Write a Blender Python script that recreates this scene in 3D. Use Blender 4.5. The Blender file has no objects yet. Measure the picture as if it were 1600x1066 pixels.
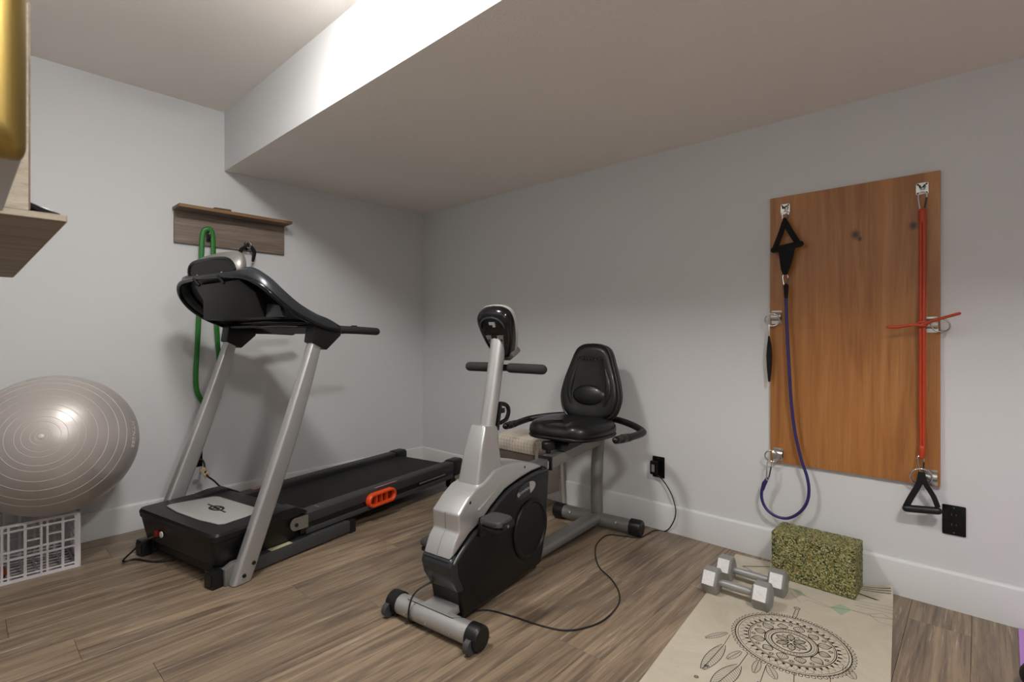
import bpy, bmesh, math, random
from mathutils import Vector, Matrix, noise
random.seed(7)
PI = math.pi
scene = bpy.context.scene
col = scene.collection

# ------------------------------------------------------------------ camera
F_PX, YAW, SY = 796.2433, 0.7423, -7.7533          # focal length in px of a 1600x1066 frame, heading, horizon offset
CAM = Vector((3.4028, -2.6162, 1.06))
cd = bpy.data.cameras.new('camera'); cam = bpy.data.objects.new('camera', cd); col.objects.link(cam)
cam.location = CAM; cam.rotation_euler = (PI/2, 0, YAW)
cd.sensor_width = 36; cd.lens = F_PX*36/1600; cd.shift_y = SY/1600; cd.clip_start = 0.02
cd.dof.use_dof = True; cd.dof.focus_distance = 2.4; cd.dof.aperture_fstop = 9
scene.camera = cam

# ------------------------------------------------------------------ world, lamps, exposure
w = bpy.data.worlds.new('world'); scene.world = w; w.use_nodes = True
w.node_tree.nodes['Background'].inputs[0].default_value = (0.05, 0.05, 0.055, 1)
w.node_tree.nodes['Background'].inputs[1].default_value = 0.3
LAMPS = [(1.78, -1.955, 2.427), (3.95, -2.0, 2.427)]; LAMP_STRENGTH = [92.0, 135.0]; LAMP_COLOR = (1.0, 0.985, 0.965, 1)
vs = scene.view_settings
vs.view_transform = 'Standard'; vs.look = 'None'; vs.gamma = 1.0; vs.use_curve_mapping = False
vs.exposure = 0.42

# ------------------------------------------------------------------ pixel helpers (direction only; the plane gives the distance)
FW = Vector((-math.sin(YAW), math.cos(YAW), 0)); RT = Vector((math.cos(YAW), math.sin(YAW), 0))
def ray(x, y): return FW + RT*((x-800)/F_PX) + Vector((0, 0, (533+SY-y)/F_PX))
def fl(x, y, z=0.0):
    d = ray(x, y); return CAM + d*((z-CAM.z)/d.z)
def wr(x, y, Y=0.0):
    d = ray(x, y); return CAM + d*((Y-CAM.y)/d.y)
def wl(x, y, X=0.0):
    d = ray(x, y); return CAM + d*((X-CAM.x)/d.x)
def dp(x, y, D): return CAM + ray(x, y)*D
class Frame:
    """local frame of a floor-standing machine: x = across, y = along, z = up"""
    def __init__(s, O, deg):
        s.O = Vector(O); s.a = math.radians(deg); s.ex = Vector((math.cos(s.a), math.sin(s.a), 0)); s.ey = Vector((-math.sin(s.a), math.cos(s.a), 0))
    def loc(s, P): d = P-s.O; return Vector((d.dot(s.ex), d.dot(s.ey), d.z))
    def v(s, x, y, v):                      # pixel on the plane x_local = v
        d = ray(x, y); t = (v-(CAM-s.O).dot(s.ex))/d.dot(s.ex); return s.loc(CAM+d*t)
    def z(s, x, y, z): return s.loc(fl(x, y, z))
    def uz(s, pts, v): return [(p.y, p.z) for p in (s.v(x, y, v) for x, y in pts)]

# ------------------------------------------------------------------ materials
def lin(c):
    if isinstance(c, str):
        c = c.lstrip('#'); c = [int(c[i:i+2], 16)/255 for i in (0, 2, 4)]
    return tuple((x/12.92 if x <= .04045 else ((x+.055)/1.055)**2.4) for x in c)+(1.0,)
MATS = {}
class N:
    """tiny node helper"""
    def __init__(s, name):
        s.m = bpy.data.materials.new(name); s.m.use_nodes = True; s.t = s.m.node_tree; s.b = s.t.nodes['Principled BSDF']; MATS[name] = s.m
    def n(s, typ, **kw):
        o = s.t.nodes.new(typ)
        for k, v in kw.items():
            if k.startswith('i_'):
                key = k[2:].replace('_', ' '); o.inputs[int(key) if key.isdigit() else key].default_value = v
            else: setattr(o, k, v)
        return o
    def l(s, a, b): s.t.links.new(a, b)
    def ramp(s, src, stops, interp='LINEAR'):
        r = s.n('ShaderNodeValToRGB'); r.color_ramp.interpolation = interp
        e = r.color_ramp.elements
        e[0].position, e[0].color = stops[0][0], lin(stops[0][1]); e[1].position, e[1].color = stops[-1][0], lin(stops[-1][1])
        for p, c in stops[1:-1]:
            k = e.new(p); k.color = lin(c)
        s.l(src, r.inputs[0]); return r.outputs[0]
    def coords(s, which='Object', scale=(1, 1, 1), rnd=False):
        tc = s.n('ShaderNodeTexCoord'); out = tc.outputs[which]
        if rnd:
            oi = s.n('ShaderNodeObjectInfo'); mu = s.n('ShaderNodeVectorMath', operation='SCALE'); mu.inputs[0].default_value = (37.0, 91.0, 13.0)
            s.l(oi.outputs['Random'], mu.inputs['Scale']); ad = s.n('ShaderNodeVectorMath', operation='ADD'); s.l(out, ad.inputs[0]); s.l(mu.outputs[0], ad.inputs[1]); out = ad.outputs[0]
        mp = s.n('ShaderNodeMapping'); mp.inputs['Scale'].default_value = scale; s.l(out, mp.inputs['Vector']); return mp.outputs[0]
    def bump(s, h, strength=.3, dist=.002):
        b = s.n('ShaderNodeBump'); b.inputs['Strength'].default_value = strength; b.inputs['Distance'].default_value = dist
        s.l(h, b.inputs['Height']); s.l(b.outputs[0], s.b.inputs['Normal'])
    def set(s, **kw):
        for k, v in kw.items(): s.b.inputs[k.replace('_', ' ')].default_value = v
def plain(name, color, rough=.5, metal=0.0, bump=None, coat=0.0, var=0.0, spec=.5):
    k = N(name); k.set(Base_Color=lin(color), Roughness=rough, Metallic=metal, Coat_Weight=coat)
    k.b.inputs['Specular IOR Level'].default_value = spec
    if bump or var:
        sc, st = bump if bump else (40, 0)
        nz = k.n('ShaderNodeTexNoise', i_Scale=sc, i_Detail=4.0); k.l(k.coords(), nz.inputs['Vector'])
        if st: k.bump(nz.outputs[0], st, .002)
        if var:
            hs = k.n('ShaderNodeHueSaturation'); hs.inputs['Color'].default_value = lin(color)
            mr = k.n('ShaderNodeMapRange'); mr.inputs[3].default_value = 1-var; mr.inputs[4].default_value = 1+var
            k.l(nz.outputs[0], mr.inputs[0]); k.l(mr.outputs[0], hs.inputs['Value']); k.l(hs.outputs[0], k.b.inputs['Base Color'])
    return k.m
plain('wall_paint', '#cdcdcd', .75, bump=(260, .06))
plain('ceiling_paint', '#ece6df', .9, bump=(120, .8))
plain('trim_paint', '#cfcfce', .42)
plain('silver_paint', '#b3b2b0', .36, .6, bump=(900, .03))
plain('pale_silver', '#bab9b8', .32, .55)
plain('graphite_paint', '#7c7a77', .40, .4)
plain('rail_metal', '#8f8b86', .42, .6)
plain('black_plastic', '#0d0d0d', .42, bump=(500, .05))
plain('charcoal_plastic', '#131415', .38, spec=.4)
plain('slate_plastic', '#2a2d31', .28)
plain('shroud_black', '#0d0d0e', .38, bump=(700, .05), spec=.35)
plain('gloss_black', '#0e0e10', .16)
plain('grey_plastic', '#3c3d3e', .48)
plain('tread_top', '#323232', .5, bump=(300, .15))
plain('belt_rubber', '#141313', .6, bump=(600, .2), spec=.3)
plain('foam_grip', '#232120', .85, bump=(400, .15))
plain('vinyl', '#0d0d0d', .38, bump=(350, .08), coat=.12, spec=.4)
plain('vinyl_pipe', '#0b0b0b', .4)
plain('emboss', '#0a0a0a', .5)
plain('chrome', '#d8d8d8', .16, 1.0)
plain('zinc', '#c9c9c4', .27, 1.0, bump=(120, .05))
plain('steel_dark', '#55524e', .35, .9)
plain('orange_plastic', '#dd4a1c', .38)
plain('orange_dark', '#6e1508', .5)
plain('red_plastic', '#7d1410', .35)
plain('white_plastic', '#d9d8d6', .45)
plain('crate_plastic', '#d5d1d3', .5)
plain('plate_grey', '#a9a7a4', .42, .15)
plain('yellow_label', '#b9b48a', .6)
plain('pink_label', '#a07074', .6)
plain('grey_label', '#6d6a68', .6)
plain('green_rubber', '#1f6e22', .5, bump=(200, .05))
plain('red_rubber', '#b23a19', .45)
plain('blue_rubber', '#2a2460', .38)
plain('webbing', '#070708', .9, bump=(900, .3))
plain('hex_grey', '#969593', .42, .35, bump=(160, .12))
plain('hex_lit_worn', '#d0cecb', .5, .2, bump=(130, .5), var=.18)  # worn paint, with reflected light on the upper front faces painted in
plain('cord_black', '#161515', .45)
plain('cord_tag', '#b79a7a', .5)
plain('print_ink', '#2b2521', .8)
plain('print_soft', '#6f675c', .8)
plain('print_green', '#9aa88e', .8)
plain('purple_foam', '#b384c8', .8, bump=(300, .15))
plain('dark_rubber', '#181213', .5)
plain('leg_cream', '#bdb6aa', .4, .3)
plain('apron', '#5f544a', .7)
plain('pinkish_panel', '#a89a94', .7)
plain('outlet_black', '#090909', .3, spec=.3)
plain('outlet_slot', '#5a5856', .5)
plain('orange_toy', '#b5532a', .5)
plain('dark_wood_strip', '#4a311f', .7, bump=(80, .3))
plain('screen', '#0d1216', .1)
for i_, nm_ in enumerate(('lamp_glass', 'lamp_glass_far')):
    k = N(nm_); k.set(Base_Color=(.9, .9, .9, 1), Roughness=.4, Emission_Color=LAMP_COLOR, Emission_Strength=LAMP_STRENGTH[i_])

# pearl ball: fine concentric ribs around the valve axis (local z)
k = N('ball_pearl'); k.set(Base_Color=lin('#b2aaa5'), Roughness=.37, Metallic=.35, Coat_Weight=.2, Coat_Roughness=.3)
tc = k.n('ShaderNodeTexCoord'); nv = k.n('ShaderNodeVectorMath', operation='NORMALIZE'); k.l(tc.outputs['Object'], nv.inputs[0])
sx = k.n('ShaderNodeSeparateXYZ'); k.l(nv.outputs[0], sx.inputs[0])
ac = k.n('ShaderNodeMath', operation='ARCCOSINE'); k.l(sx.outputs[2], ac.inputs[0])
mu = k.n('ShaderNodeMath', operation='MULTIPLY'); mu.inputs[1].default_value = 260; k.l(ac.outputs[0], mu.inputs[0])
sn = k.n('ShaderNodeMath', operation='SINE'); k.l(mu.outputs[0], sn.inputs[0]); k.bump(sn.outputs[0], .05, .001)
plain('ball_rib', '#c8c1bc', .4, .1)
plain('ball_print', '#cfc8c3', .6)

# brushed gold
k = N('brushed_gold'); k.set(Base_Color=lin('#a48c50'), Metallic=1.0, Roughness=.42)
nz = k.n('ShaderNodeTexNoise', i_Scale=6.0, i_Detail=3.0); k.l(k.coords(scale=(90, 90, .6)), nz.inputs['Vector']); k.bump(nz.outputs[0], .08, .002)

def wood(name, stops, scale, rnd=False, rough=.55, bump=.25, detail=6, dist=1.2, fine=(1, 1, 1), finecol=None, tone=0.0, knots=None):
    """grain runs along the axis whose scale is smallest"""
    k = N(name); k.set(Roughness=rough)
    v = k.coords(scale=scale, rnd=rnd)
    n1 = k.n('ShaderNodeTexNoise', i_Scale=1.0, i_Detail=float(detail), i_Roughness=.62, i_Distortion=dist); k.l(v, n1.inputs['Vector'])
    colr = k.ramp(n1.outputs[0], stops)
    v2 = k.coords(scale=fine, rnd=rnd)
    n2 = k.n('ShaderNodeTexNoise', i_Scale=1.0, i_Detail=5.0, i_Roughness=.7, i_Distortion=.4); k.l(v2, n2.inputs['Vector'])
    if finecol:
        for (lo, hi, c, amt) in finecol:
            mr = k.n('ShaderNodeMapRange'); mr.inputs[1].default_value = lo; mr.inputs[2].default_value = hi; mr.inputs[4].default_value = amt; k.l(n2.outputs[0], mr.inputs[0])
            mx = k.n('ShaderNodeMix', data_type='RGBA'); k.l(mr.outputs[0], mx.inputs['Factor']); k.l(colr, mx.inputs['A']); mx.inputs['B'].default_value = lin(c); colr = mx.outputs['Result']
    if tone:
        oi = k.n('ShaderNodeObjectInfo'); mr = k.n('ShaderNodeMapRange'); mr.inputs[3].default_value = 1-tone; mr.inputs[4].default_value = 1+tone; k.l(oi.outputs['Random'], mr.inputs[0])
        hs = k.n('ShaderNodeHueSaturation'); k.l(colr, hs.inputs['Color']); k.l(mr.outputs[0], hs.inputs['Value']); colr = hs.outputs[0]
    if knots:
        tcn = k.n('ShaderNodeTexCoord')
        for (p, r) in knots:
            ds = k.n('ShaderNodeVectorMath', operation='SUBTRACT'); k.l(tcn.outputs['Object'], ds.inputs[0]); ds.inputs[1].default_value = p
            sc2 = k.n('ShaderNodeVectorMath', operation='MULTIPLY'); k.l(ds.outputs[0], sc2.inputs[0]); sc2.inputs[1].default_value = (1, 0, .8)
            le = k.n('ShaderNodeVectorMath', operation='LENGTH'); k.l(sc2.outputs[0], le.inputs[0])
            mr = k.n('ShaderNodeMapRange'); mr.inputs[1].default_value = r; mr.inputs[2].default_value = r*.25; k.l(le.outputs['Value'], mr.inputs[0])
            mx = k.n('ShaderNodeMix', data_type='RGBA'); k.l(mr.outputs[0], mx.inputs['Factor']); k.l(colr, mx.inputs['A']); mx.inputs['B'].default_value = lin('#43220f'); colr = mx.outputs['Result']
    k.l(colr, k.b.inputs['Base Color']); k.bump(n2.outputs[0], bump, .002)
    return k.m
wood('oak_vinyl', [(.28, '#53473b'), (.45, '#746453'), (.58, '#8c7963'), (.78, '#9d8a73')], (16, 1.0, 16), True, .42, .18, dist=1.8,
     fine=(110, 3.2, 40), finecol=[(.58, .72, '#c4b6a2', .7), (.44, .30, '#3c3128', .7)], tone=.13)
wood('ply', [(.25, '#7a4a28'), (.45, '#96612f'), (.6, '#a7703b'), (.8, '#b5824c')], (11, 11, .8), False, .36, .08, dist=1.4,
     fine=(110, 10, 2.6), finecol=[(.56, .72, '#74421f', .55), (.42, .28, '#c49660', .45)],
     knots=[((.030, 0, .405), .022), ((.225, 0, .415), .018), ((.045, 0, .385), .012)])
wood('ply_edge', [(.3, '#b08a5c'), (.7, '#7e5530')], (8, 8, 200), False, .7, .1)
wood('rack_wood', [(.25, '#51443a'), (.5, '#75665a'), (.75, '#8f8073')], (30, 1.5, 30), False, .6, .25, dist=.8, fine=(90, 3, 90), finecol=[(.58, .7, '#a79a8c', .5), (.4, .28, '#3f342b', .5)])
wood('rack_edge', [(.3, '#6a4a2d'), (.6, '#8b6740'), (.8, '#a5804f')], (30, 4, 60), False, .65, .25)
wood('shelf_wood', [(.25, '#564839'), (.5, '#7d6a55'), (.75, '#96836c')], (40, 2.0, 30), False, .6, .3, dist=.8, fine=(160, 6, 90), finecol=[(.58, .7, '#aa9a83', .5), (.4, .28, '#4a3d2f', .5)])
wood('shelf_end', [(.25, '#9b8f7d'), (.5, '#b6aa97'), (.75, '#c9bfae')], (30, 14, 90), False, .75, .5, dist=.5, fine=(90, 40, 200), finecol=[(.56, .7, '#d8d0c2', .6), (.42, .3, '#837564', .6)])
wood('cork_mat', [(.3, '#aea491'), (.5, '#b9b09e'), (.7, '#c3baa9')], (3, 3, 3), False, .85, .15, fine=(260, 260, 260), finecol=[(.58, .7, '#d7ccba', .5), (.4, .3, '#a99b85', .4)])
# plaid upholstery
k = N('plaid'); k.set(Roughness=.9)
v = k.coords(); colr = None
nz = k.n('ShaderNodeTexNoise', i_Scale=14.0, i_Detail=3.0); k.l(v, nz.inputs['Vector'])
base = k.ramp(nz.outputs[0], [(.3, '#b3a89e'), (.5, '#c6bcad'), (.7, '#d0c6b5')])
cr = base
for dirn, sc, c in (('X', 26, '#9b8b86'), ('Y', 26, '#d0c6b2'), ('Z', 30, '#a8978c')):
    wv = k.n('ShaderNodeTexWave', bands_direction=dirn, i_Scale=float(sc)/2, i_Distortion=.6); k.l(v, wv.inputs['Vector'])
    mr = k.n('ShaderNodeMapRange'); mr.inputs[1].default_value = .75; mr.inputs[2].default_value = .95; mr.inputs[4].default_value = .55; k.l(wv.outputs['Fac'], mr.inputs[0])
    mx = k.n('ShaderNodeMix', data_type='RGBA'); k.l(mr.outputs[0], mx.inputs['Factor']); k.l(cr, mx.inputs['A']); mx.inputs['B'].default_value = lin(c); cr = mx.outputs['Result']
k.l(cr, k.b.inputs['Base Color']); n2 = k.n('ShaderNodeTexNoise', i_Scale=500.0); k.l(v, n2.inputs['Vector']); k.bump(n2.outputs[0], .3, .002)
# speckled recycled foam
k = N('speckle_foam'); k.set(Roughness=.9)
v = k.coords(); vo = k.n('ShaderNodeTexVoronoi', i_Scale=210.0); k.l(v, vo.inputs['Vector'])
sp = k.n('ShaderNodeSeparateColor'); k.l(vo.outputs['Color'], sp.inputs[0])
cr = k.ramp(sp.outputs[0], [(0, '#2f2d20'), (.14, '#77753f'), (.32, '#98955a'), (.50, '#5a6138'), (.62, '#aaa56e'), (.78, '#8a7046'), (.88, '#4a6348'), (.94, '#c0ba92')], 'CONSTANT')
k.l(cr, k.b.inputs['Base Color']); k.bump(vo.outputs['Distance'], .9, .006)

# ------------------------------------------------------------------ mesh builder
def spline(pts, n=8, closed=False):
    P = [Vector(p) for p in pts]; out = []
    m = len(P)
    for i in range(m if closed else m-1):
        if closed: a, b, c, d = P[(i-1) % m], P[i], P[(i+1) % m], P[(i+2) % m]
        else:
            b, c = P[i], P[i+1]; a = P[i-1] if i else b*2-c; d = P[i+2] if i+2 < m else c*2-b
        for k in range(n):
            t = k/n
            out.append(.5*((2*b)+(c-a)*t+(2*a-5*b+4*c-d)*t*t+(3*b-a-3*c+d)*t**3))
    if not closed: out.append(P[-1])
    return out
def rrect(w, h, r, n=4):
    """rounded rectangle outline, counter-clockwise, centred"""
    r = min(r, w/2-1e-5, h/2-1e-5); out = []
    for cx, cy, a0 in ((w/2-r, h/2-r, 0), (-w/2+r, h/2-r, PI/2), (-w/2+r, -h/2+r, PI), (w/2-r, -h/2+r, 1.5*PI)):
        for i in range(n+1):
            a = a0+i*PI/2/n; out.append((cx+r*math.cos(a), cy+r*math.sin(a)))
    return out
def ell(a, b, n=32): return [(a*math.cos(2*PI*i/n), b*math.sin(2*PI*i/n)) for i in range(n)]
class MB:
    def __init__(s): s.bm = bmesh.new()
    def add(s, vs, fs, mat=None):
        bv = [s.bm.verts.new(mat @ Vector(v) if mat else Vector(v)) for v in vs]
        for f in fs:
            try: s.bm.faces.new([bv[i] for i in f])
            except ValueError: pass
        return s
    def box(s, c, d, rot=None):
        x, y, z = d[0]/2, d[1]/2, d[2]/2
        vs = [(-x, -y, -z), (x, -y, -z), (x, y, -z), (-x, y, -z), (-x, -y, z), (x, -y, z), (x, y, z), (-x, y, z)]
        m = Matrix.Translation(Vector(c)) @ (rot.to_4x4() if rot else Matrix())
        return s.add(vs, [(3, 2, 1, 0), (4, 5, 6, 7), (0, 1, 5, 4), (1, 2, 6, 5), (2, 3, 7, 6), (3, 0, 4, 7)], m)
    def box2(s, a, b): return s.box([(a[i]+b[i])/2 for i in range(3)], [abs(a[i]-b[i]) for i in range(3)])
    def loft(s, rings, closed=True, caps=True, loop=False):
        n = len(rings[0]); vs = [tuple(p) for r in rings for p in r]; fs = []
        m = len(rings)
        for i in range(m if loop else m-1):
            j = (i+1) % m
            for k in range(n if closed else n-1):
                k2 = (k+1) % n; fs.append((i*n+k, i*n+k2, j*n+k2, j*n+k))
        if caps and not loop: fs += [tuple(reversed(range(n))), tuple(range((m-1)*n, m*n))]
        return s.add(vs, fs)
    def tube(s, path, r, seg=12, round_ends=False, closed=False, flat=1.0):
        P = [Vector(p) for p in path]; R = list(r) if isinstance(r, (list, tuple)) else [r]*len(P)
        if round_ends and not closed:
            for end in (0, -1):
                a, b = (P[0], P[1]) if end == 0 else (P[-1], P[-2]); d = (a-b).normalized(); rr = R[end]
                ex = [(a+d*rr*math.sin(t), rr*max(math.cos(t), .05)) for t in (.5, .95, 1.3, 1.5)]
                if end == 0: P = [e[0] for e in reversed(ex)]+P; R = [e[1] for e in reversed(ex)]+R
                else: P += [e[0] for e in ex]; R += [e[1] for e in ex]
        m = len(P); T = []
        for i in range(m):
            if closed: t = P[(i+1) % m]-P[i-1]
            else: t = P[min(i+1, m-1)]-P[max(i-1, 0)]
            T.append(t.normalized())
        up = Vector((0, 0, 1)) if abs(T[0].z) < .9 else Vector((0, 1, 0))
        x = T[0].cross(up).normalized(); rings = []
        for i in range(m):
            x = (x-T[i]*x.dot(T[i])).normalized(); y = T[i].cross(x)
            rings.append([P[i]+(x*math.cos(2*PI*k/seg)+y*math.sin(2*PI*k/seg)*flat)*R[i] for k in range(seg)])
        return s.loft(rings, True, not closed, closed)
    def cyl(s, a, b, r, seg=24): return s.tube([a, b], r, seg)
    def prism(s, poly, t0, t1, axis='x'):
        """poly in the plane normal to axis: x:(y,z) y:(x,z) z:(x,y)"""
        f = {'x': lambda p, t: (t, p[0], p[1]), 'y': lambda p, t: (p[0], t, p[1]), 'z': lambda p, t: (p[0], p[1], t)}[axis]
        return s.loft([[f(p, t0) for p in poly], [f(p, t1) for p in poly]])
    def lathe(s, prof, c=(0, 0, 0), axis=(0, 0, 1), seg=32):
        q = Vector((0, 0, 1)).rotation_difference(Vector(axis)).to_matrix(); c = Vector(c)
        rings = [[c+q @ Vector((r*math.cos(2*PI*k/seg), r*math.sin(2*PI*k/seg), h)) for k in range(seg)] for r, h in prof]
        return s.loft(rings)
    def bevel(s, w, seg=2, ang=30):
        bmesh.ops.recalc_face_normals(s.bm, faces=s.bm.faces)
        es = [e for e in s.bm.edges if len(e.link_faces) == 2 and e.calc_face_angle(0) > math.radians(ang)]
        bmesh.ops.bevel(s.bm, geom=es, offset=w, segments=seg, profile=.6, affect='EDGES', clamp_overlap=True); return s
    def xf(s, m): bmesh.ops.transform(s.bm, matrix=m, verts=s.bm.verts); return s
    def build(s, name, mat, parent=None, smooth=True, ang=38, subd=0):
        bmesh.ops.recalc_face_normals(s.bm, faces=s.bm.faces)
        me = bpy.data.meshes.new(name); s.bm.to_mesh(me); s.bm.free()
        if smooth:
            for p in me.polygons: p.use_smooth = True
            me.set_sharp_from_angle(angle=math.radians(ang))
        o = bpy.data.objects.new(name, me); col.objects.link(o); me.materials.append(MATS[mat])
        if parent: o.parent = parent
        if subd:
            md = o.modifiers.new('subsurf', 'SUBSURF'); md.levels = md.render_levels = subd
        return o
def tag(o, label, cat, group=None, kind=None):
    o['label'] = label
    if cat: o['category'] = cat
    if group: o['group'] = group
    if kind: o['kind'] = kind
    return o
def empty(name, loc, label, cat, rz=0.0, group=None):
    o = bpy.data.objects.new(name, None); col.objects.link(o); o.location = loc; o.rotation_euler = (0, 0, rz); o.empty_display_size = .1
    return tag(o, label, cat, group)
def origin(o, loc):
    """move the object's origin to loc, geometry stays put"""
    loc = Vector(loc); o.data.transform(Matrix.Translation(-loc)); o.location = loc; return o
def text_mesh(txt, size, name, mat, parent, xf, extrude=.0006):
    cu = bpy.data.curves.new(name, 'FONT'); cu.body = txt; cu.size = size; cu.align_x = 'CENTER'; cu.align_y = 'CENTER'; cu.extrude = extrude
    t = bpy.data.objects.new(name, cu); col.objects.link(t); dg = bpy.context.evaluated_depsgraph_get()
    me = bpy.data.meshes.new_from_object(t.evaluated_get(dg)); bpy.data.objects.remove(t); bpy.data.curves.remove(cu)
    for v in me.vertices: v.co = xf(v.co)
    me.materials.clear(); me.materials.append(MATS[mat]); me.name = name
    o = bpy.data.objects.new(name, me); col.objects.link(o); o.parent = parent; return o

# ------------------------------------------------------------------ room
ZS, ZC, YB, HB, TB = 2.0697, 2.4271, -1.5084, .1465, .015
X1, Y0 = 6.2, -2.80
def st(o, label, cat): return tag(o, label, cat, kind='structure')
floor = st(MB().box2((-.1, Y0-.1, -.06), (X1+.1, .1, -.009)).build('floor', 'apron'), 'brown oak-look plank floor', 'floor')
st(MB().box2((-.1, Y0-.1, 0-.06), (0, .1, 2.6)).build('wall_left', 'wall_paint'), 'light grey wall behind the treadmill', 'wall')
st(MB().box2((-.1, 0, -.06), (X1+.1, .1, 2.6)).build('wall_right', 'wall_paint'), 'light grey wall holding the plywood panel', 'wall')
st(MB().box2((-.1, Y0-.1, -.06), (X1+.1, Y0, 2.6)).build('wall_front', 'wall_paint'), 'light grey wall beside the camera', 'wall')
st(MB().box2((X1, Y0-.1, -.06), (X1+.1, .1, 2.6)).build('wall_end', 'wall_paint'), 'light grey far end wall behind the camera', 'wall')
st(MB().box2((-.1, Y0-.1, ZC), (X1+.1, .1, 2.6)).build('ceiling', 'ceiling_paint'), 'textured off-white main ceiling', 'ceiling')
so = MB().box2((0, YB, ZS), (X1, 0, ZC)).build('ceiling_soffit', 'ceiling_paint', smooth=False)
so.data.materials.append(MATS['wall_paint'])
for p in so.data.polygons:
    if p.normal.y < -.5: p.material_index = 1
st(so, 'dropped ceiling soffit with textured underside and smooth bright side', 'soffit')
def baseboard(name, x0, x1, horizontal, label):
    # profile: flat board with a small rounded top lip
    prof = [(0, 0), (TB, 0), (TB, HB-.012), (TB*.75, HB-.003), (TB*.35, HB), (0, HB)]
    m = MB()
    if horizontal: m.loft([[(x, -a, b) for a, b in prof] for x in (x0, x1)])
    else: m.loft([[(a, y, b) for a, b in prof] for y in (x0, x1)])
    return st(m.build(name, 'trim_paint', ang=60), label, 'baseboard')
baseboard('baseboard_right', 0, X1, True, 'white baseboard under the plywood panel')
baseboard('baseboard_left', Y0, -TB, False, 'white baseboard behind the treadmill')
# floor planks run along y
PW, PL = .178, 1.22
def plank_mesh(wd, ln):
    g = .0004; e = .0009; w2, l2 = wd/2-g, ln/2-g
    vs = [(-w2, -l2, -.009), (w2, -l2, -.009), (w2, l2, -.009), (-w2, l2, -.009), (-w2, -l2, -.001), (w2, -l2, -.001), (w2, l2, -.001), (-w2, l2, -.001),
          (-w2+e, -l2+e, 0), (w2-e, -l2+e, 0), (w2-e, l2-e, 0), (-w2+e, l2-e, 0)]
    fs = [(3, 2, 1, 0), (8, 9, 10, 11)]
    for a, b in ((0, 4), (4, 8)):
        for i in range(4): fs.append((a+i, a+(i+1) % 4, b+(i+1) % 4, b+i))
    me = bpy.data.meshes.new('plank'); me.from_pydata(vs, [], fs); me.materials.append(MATS['oak_vinyl']); return me
cache = {}
i = 0; x = 0.0
while x < X1-1e-4:
    wd = min(PW, X1-x); off = (i*.437) % 1.0*PL; y = Y0-off
    while y < -1e-4:
        a, b = max(y, Y0), min(y+PL, 0.0)
        if b-a > .01:
            key = (round(wd, 4), round(b-a, 4))
            if key not in cache: cache[key] = plank_mesh(*key)
            o = bpy.data.objects.new('plank', cache[key]); col.objects.link(o); o.parent = floor; o.location = (x+wd/2, (a+b)/2, 0)
        y += PL
    x += PW; i += 1
# ceiling lamps
for n, p in enumerate(LAMPS):
    t = empty('ceiling_lamp', p, ('round white ceiling lamp with a glass bowl on the treadmill side of the room', 'round white ceiling lamp with a glass bowl at the far end behind the camera')[n], 'lamp')
    MB().lathe([(.0, 0), (.158, 0), (.162, -.006), (.158, -.018), (.0, -.018)], seg=40).build('housing', 'white_plastic', t)
    MB().lathe([(.0, -.0185), (.148, -.0185), (.148, -.032), (.138, -.048), (.110, -.062), (.06, -.070), (1e-4, -.072)], seg=32).build('bowl_shade', ('lamp_glass', 'lamp_glass_far')[n], t, ang=80)

# ------------------------------------------------------------------ treadmill
TM = Frame((.7221, -1.9628, 0), 11.0)
tm = empty('treadmill', TM.O, 'black and silver folding treadmill along the left wall', 'treadmill', TM.a)
for s in (-1, 1):
    bm_ = MB().box2((s*.282, .02, .008), (s*.338, .755, .068)).bevel(.006).build('base_beam', 'grey_plastic', tm)
    MB().box2((s*.276, .0, .0), (s*.342, .045, .074)).bevel(.006).build('end_cap', 'charcoal_plastic', bm_)
    MB().box2((s*.284, -.0035, .012), (s*.334, .0, .062)).build('cap_recess', 'black_plastic', bm_)
    MB().box2((s*.280, .72, .0), (s*.340, .76, .070)).bevel(.004).build('rear_cap', 'charcoal_plastic', bm_)
    if s > 0: MB().box2((.300, .27, .0682), (.334, .38, .0688)).build('sticker', 'yellow_label', bm_)
    MB().prism([(.045, .0), (.045, .07), (.085, .088), (.115, .088), (.115, .0)], s*.318, s*.352).bevel(.006).build('foot_bracket', 'graphite_paint', tm)
    # upright: rounded box swept along a slightly bowed line
    path = spline([(.100, .004), (.205, .27), (.322, .57), (.41, .82), (.478, 1.03)], 5)
    rings = []
    for j, p in enumerate(path):
        t = j/(len(path)-1); wd = .080*(1-t)+.060*t+.010*math.sin(PI*t); th = .048
        q = path[min(j+1, len(path)-1)]-path[max(j-1, 0)]; ang = math.atan2(q.x, q.y)
        c, sn_ = math.cos(ang), math.sin(ang)
        if j == 0: c, sn_ = 1, 0
        rings.append([(s*.368+a, p.x+b*c, p.y-b*sn_) for a, b in rrect(th, wd, .013, 3)])
    up = MB().loft(rings).build('upright', 'silver_paint', tm, ang=60)
    for (u, z) in ((.105, .035), (.148, .075)):
        MB().lathe([(0, 0), (.009, 0), (.0075, .005), (0, .005)], (s*.392, u, z), (s, 0, 0), 16).build('bolt', 'black_plastic', up)
    # bracket between upright and console
    MB().prism([(.437, 1.03), (.452, 1.125), (.60, 1.118), (.612, 1.064), (.523, .990)], s*.335, s*.402).bevel(.008).build('upright_bracket', 'charcoal_plastic', tm)
    h = MB().tube([(s*.372, .58, 1.094), (s*.372, .74, 1.091), (s*.374, .875, 1.085)], .0205, 16, True).build('hand_grip', 'foam_grip', tm)
    MB().box((s*.372, .72, 1.1115), (.016, .03, .010)).bevel(.003).build('pulse_button', 'black_plastic', h)
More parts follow.
